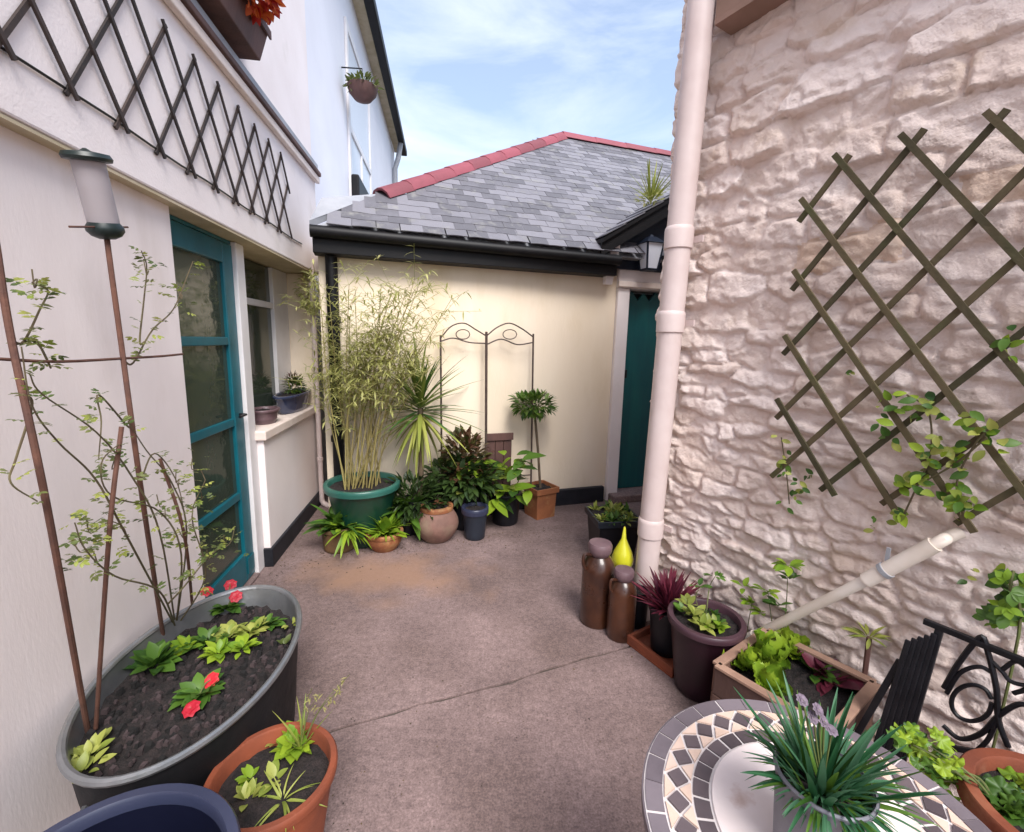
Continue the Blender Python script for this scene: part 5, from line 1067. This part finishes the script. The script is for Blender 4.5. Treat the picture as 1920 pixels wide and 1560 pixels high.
ibar(FR.pt(s_a + .06, CO_ + .07, zt_ - .12), FR.pt(s_a + .17, CO_ + .16, 0), .018, 'leg', .012); ibar(FR.pt(s_a + .03, CO_ + .03, zt_ - .04), FR.pt(s_a + .09, CO_ + .14, 0), .018, 'leg', .012)
itube([(1770, 1290), (1800, 1240), (1838, 1195), (1850, 1215), (1868, 1290), (1872, 1350), (1890, 1400)], .0075, 'scroll'); itube([(1775, 1300), (1800, 1262), (1835, 1250), (1862, 1262)], .006, 'scroll')
itube([(1800 + 38 * math.cos(a) + 22, 1318 + 34 * math.sin(a)) for a in [k * .55 for k in range(12)]], .006, 'scroll', 3); itube([(1768, 1360), (1800, 1385), (1840, 1375), (1875, 1340), (1915, 1320), (1950, 1340)], .007, 'scroll'); itube([(1860, 1240), (1880, 1260), (1900, 1280), (1960, 1290)], .006, 'scroll'); itube([(1870, 1350), (1850, 1390), (1820, 1410), (1780, 1395)], .006, 'scroll')
itube([(1880, 1255), (1905, 1240), (1930, 1260), (1925, 1290), (1900, 1300)], .006, 'scroll')
ibar(cp_(1762, 1398), cp_(2000, 1440), .016, 'lower_rail', .012)

# ------------------------------------------------------------------ big terracotta pot, near right
bpC = (1.305, .885); pot('terracotta_pot', 'large terracotta pot in the near right corner', 'pot', bpC, .45, .185, .13, M['terracotta'], .05, .018, None, .04, 56, .014)
t = thing('geranium', 'geranium with lobed green leaves leaning out of the large terracotta pot', 'plant', (bpC[0], bpC[1], .41))
gb = Vector((bpC[0] - .10, bpC[1] + .06, .412))
for (x, y, n) in ((1690, 1385, 7), (1715, 1380, 7), (1745, 1395, 7), (1740, 1430, 8), (1775, 1425, 8), (1790, 1450, 8), (1770, 1465, 6), (1720, 1410, 6)):
    for _ in range(n):
        d = atY(x + rnd.gauss(0, 9), y + rnd.gauss(0, 9), 1.0 + rnd.uniform(-.04, .04)); l = rnd.uniform(.026, .046); inst('leaf', LMs('lob', rnd.choice(['lf_green', 'lf_bright', 'lf_bright'])), t, frame_matrix(d, rdir(-.3, .6), (rnd.uniform(-.5, .3), rnd.uniform(-.7, 0), 1), l))
stems(t, gb, [atY(x, y, 1.0) for x, y in ((1700, 1390), (1745, 1400), (1740, 1435), (1785, 1440), (1770, 1465))], .004, 'stem_green', bow=.02)
t = thing('leafy_clump', 'small green clump growing inside the large terracotta pot', 'plant', (bpC[0] + .02, bpC[1] - .03, .412)); rosette(t, G(1885, 1515, .418), 22, (.035, .06), (.1, 1.2), 'lob', 'lf_green', .04); rosette(t, G(1910, 1480, .418), 12, (.03, .05), (.1, 1.2), 'lob', 'lf_bright', .03)

# ------------------------------------------------------------------ mosaic bistro table
TX, TY, TZ, TRd = .526, .62, .72, .283
MTB = thing('mosaic_table', 'round mosaic bistro table with grey and pink stone tiles', 'table', (TX, TY, 0))
m = MB(); m.lathe((TX, TY, 0), [(TRd - .01, TZ - .024), (TRd, TZ - .022), (TRd + .001, TZ - .002), (TRd - .002, TZ - .001)], 72); m.build('tabletop', M['grout'], MTB, smooth=True)
m = MB(); m.lathe((TX, TY, 0), [(TRd + .0015, TZ - .022), (TRd + .004, TZ - .021), (TRd + .004, TZ - .003), (TRd + .0015, TZ - .002)], 72, close=False); m.build('edge_band', M['tile_edge'], MTB, smooth=True)
def ring_mesh(n, r0, r1, gap, h, mt, name):
    q = MB(); da = math.pi / n; seg = 3; vs = []; 
    for z in (0, h):
        for r in (r0 + gap / 2, r1 - gap / 2):
            for k in range(seg + 1): a = -da + gap / 2 / r + (2 * da - gap / r) * k / seg; vs.append((r * math.cos(a), r * math.sin(a), z))
    s1_ = seg + 1; fs = []
    for k in range(seg): fs += [(2 * s1_ + k, 3 * s1_ + k, 3 * s1_ + k + 1, 2 * s1_ + k + 1), (s1_ + k, s1_ + k + 1, 3 * s1_ + k + 1, 3 * s1_ + k), (k + 1, k, 2 * s1_ + k, 2 * s1_ + k + 1)]
    fs += [(0, s1_, 3 * s1_, 2 * s1_), (seg + s1_, seg, 2 * s1_ + seg, 3 * s1_ + seg)]
    q.add(vs, fs); return q.mesh(name, mt)
def ring_of(n, me, name, off=0.0, dz=0.0):
    for k in range(n):
        a = 2 * math.pi * (k + off) / n + rnd.uniform(-.004, .004); inst(name, me, MTB, Matrix.Translation((TX + rnd.uniform(-.0008, .0008), TY + rnd.uniform(-.0008, .0008), TZ - .001 + dz + rnd.uniform(0, .0006))) @ Matrix.Rotation(a, 4, 'Z'))
R1, R2, R3 = TRd * .885, TRd * .715, TRd * .605
ring_of(30, ring_mesh(30, R1, TRd, .0034, .0022, M['tile_edge'], 'edge_tile'), 'edge_tile')
ring_of(32, ring_mesh(32, R3, R2, .0052, .0022, M['tile_grey'], 'inner_tile'), 'inner_tile')
nd_ = 30; rm = (R1 + R2) / 2; hr = (R1 - R2) / 2 * .74; hw = math.pi * rm / nd_ * .82
q = MB(); q.add([(rm - hr, 0, 0), (rm, -hw, 0), (rm + hr, 0, 0), (rm, hw, 0), (rm - hr, 0, .004), (rm, -hw, .004), (rm + hr, 0, .004), (rm, hw, .004)], [(4, 5, 6, 7), (0, 1, 5, 4), (1, 2, 6, 5), (2, 3, 7, 6), (3, 0, 4, 7)]); dm = q.mesh('diamond_tile', M['tile_grey'])
ring_of(nd_, dm, 'diamond_tile')
q = MB(); da = math.pi / nd_
for (ra, rb_) in ((R1 - .0016, rm + .003), (R2 + .0016, rm - .003)):
    pts = [(ra, da * .14), (ra, da * 1.86), (rb_ + (ra - rb_) * .04, da)]; b2 = [(r * math.cos(a), r * math.sin(a)) for r, a in pts]
    q.add([(x, y, 0) for x, y in b2] + [(x, y, .0036) for x, y in b2], [(3, 4, 5) if ra > rm else (5, 4, 3), (0, 1, 4, 3), (1, 2, 5, 4), (2, 0, 3, 5)])
half = [MB(), MB()]
for i, hm in enumerate(half):
    vs = q.v[i * 6:(i + 1) * 6]; hm.add(vs, [(3, 4, 5) if i == 0 else (5, 4, 3), (0, 1, 4, 3), (1, 2, 5, 4), (2, 0, 3, 5)])
    ring_of(nd_, hm.mesh('corner_tile', M['tile_pink']), 'corner_tile')
m = MB(); m.lathe((TX, TY, TZ - .001), [(R3 - .002, 0), (R3 - .002, .0035), (R3 - .003, .0042)], 64); m.build('centre_slab', M['marble'], MTB)
for k in range(3):
    a = 2 * math.pi * k / 3 + .5; u = Vector((math.cos(a), math.sin(a), 0)); c0 = Vector((TX, TY, 0)); m = MB(); m.tube(curve_pts([c0 + u * .22 + Vector((0, 0, TZ - .026)), c0 + u * .06 + Vector((0, 0, .42)), c0 + u * .10 + Vector((0, 0, .2)), c0 + u * .25 + Vector((0, 0, .008))], 6), .009, 8); m.build('leg', M['iron'], MTB, smooth=True)
m = MB(); m.tube([(TX + .068 * math.cos(k * .2618), TY + .068 * math.sin(k * .2618), .42) for k in range(25)], .006, 6, cap=False); m.build('leg_ring', M['iron'], MTB, smooth=True)
# grey pot on the table
gx, gy = .478, .582; ZP = TZ + .0042
pot('metal_pot', 'grey metal pot standing on the mosaic table', 'pot', (gx, gy), .150, .066, .052, M['metal_pot'], .006, .003, None, .022, 44, .003, z0=ZP)
PK = thing('dianthus', 'blue-green grassy pinks filling the grey metal pot', 'plant', (gx, gy, ZP + .129))
for k in range(290):
    a = rnd.uniform(0, 6.283); r = .05 * math.sqrt(rnd.random()); el = rnd.uniform(.15, 1.45) if r < .03 else rnd.uniform(-.15, 1.1); d = Vector((math.cos(a) * math.cos(el), math.sin(a) * math.cos(el), math.sin(el)))
    l = rnd.uniform(.045, .092) * (1.5 if el > .9 else .66 + .4 * max(0, el)); inst('leaf', LMs('strap' if el < .9 else 'strapup', rnd.choice(['lf_blue', 'lf_blue', 'lf_blue', 'lf_green'])), PK, frame_matrix((gx + r * math.cos(a), gy + r * math.sin(a), ZP + .131), d, (rnd.uniform(-.2, .2), rnd.uniform(-.2, .2), 1), l, l * 1.35))
for (x, y) in ((1525, 1345), (1545, 1352), (1505, 1312), (1560, 1368), (1535, 1330)):
    q = atY(x, y, gy - .01); m = MB(); m.tube(curve_pts([(gx, gy, ZP + .13), Vector((gx, gy, ZP + .13)).lerp(q, .5), q], 3), .0014, 5); m.build('flower_stem', M['stem_green'], PK); flowerhead(PK, q, .009, 'flower_mauve', 8, 'flower')

# ------------------------------------------------------------------ litter and spilt soil on the concrete
lit = MB()
def flake(x, y, s):
    a = rnd.uniform(0, 6.28); c, n_ = math.cos(a) * s, math.sin(a) * s; k = rnd.uniform(.3, .8); h = rnd.uniform(.0005, .004)
    lit.add([(x - c, y - n_, .0012), (x + n_ * k, y - c * k, .0012 + h), (x + c, y + n_, .0014), (x - n_ * k, y + c * k, .0012 + h * .5)], [(0, 1, 2, 3)])
for _ in range(260): q = FL.pt(rnd.uniform(-1.2, 1.1), rnd.expovariate(14) + .02, 0); flake(q.x, q.y, rnd.uniform(.002, .007))
for _ in range(240): q = FR.pt(rnd.uniform(-1.4, 0), .05 + rnd.expovariate(7), 0); flake(q.x, q.y, rnd.uniform(.002, .008))
for _ in range(420): x = rnd.uniform(-1.35, .4); flake(x, 3.0 + .34 * (x + 1.1) * .9 - rnd.expovariate(7) + .08, rnd.uniform(.002, .008))
for _ in range(160): flake(rnd.gauss(-.62, .22), rnd.gauss(1.35, .25), rnd.uniform(.0015, .005))
for _ in range(220): flake(rnd.uniform(-.9, .9), rnd.uniform(1.0, 3.2), rnd.uniform(.0012, .0045))
lo = lit.build('leaf_litter', mat('litter', (.10, .065, .03), (.03, .022, .016), 9, .9, vert=.8), kind='stuff'); lo['label'] = 'crumbs of soil and dry leaf litter scattered over the concrete'; lo['category'] = 'litter'
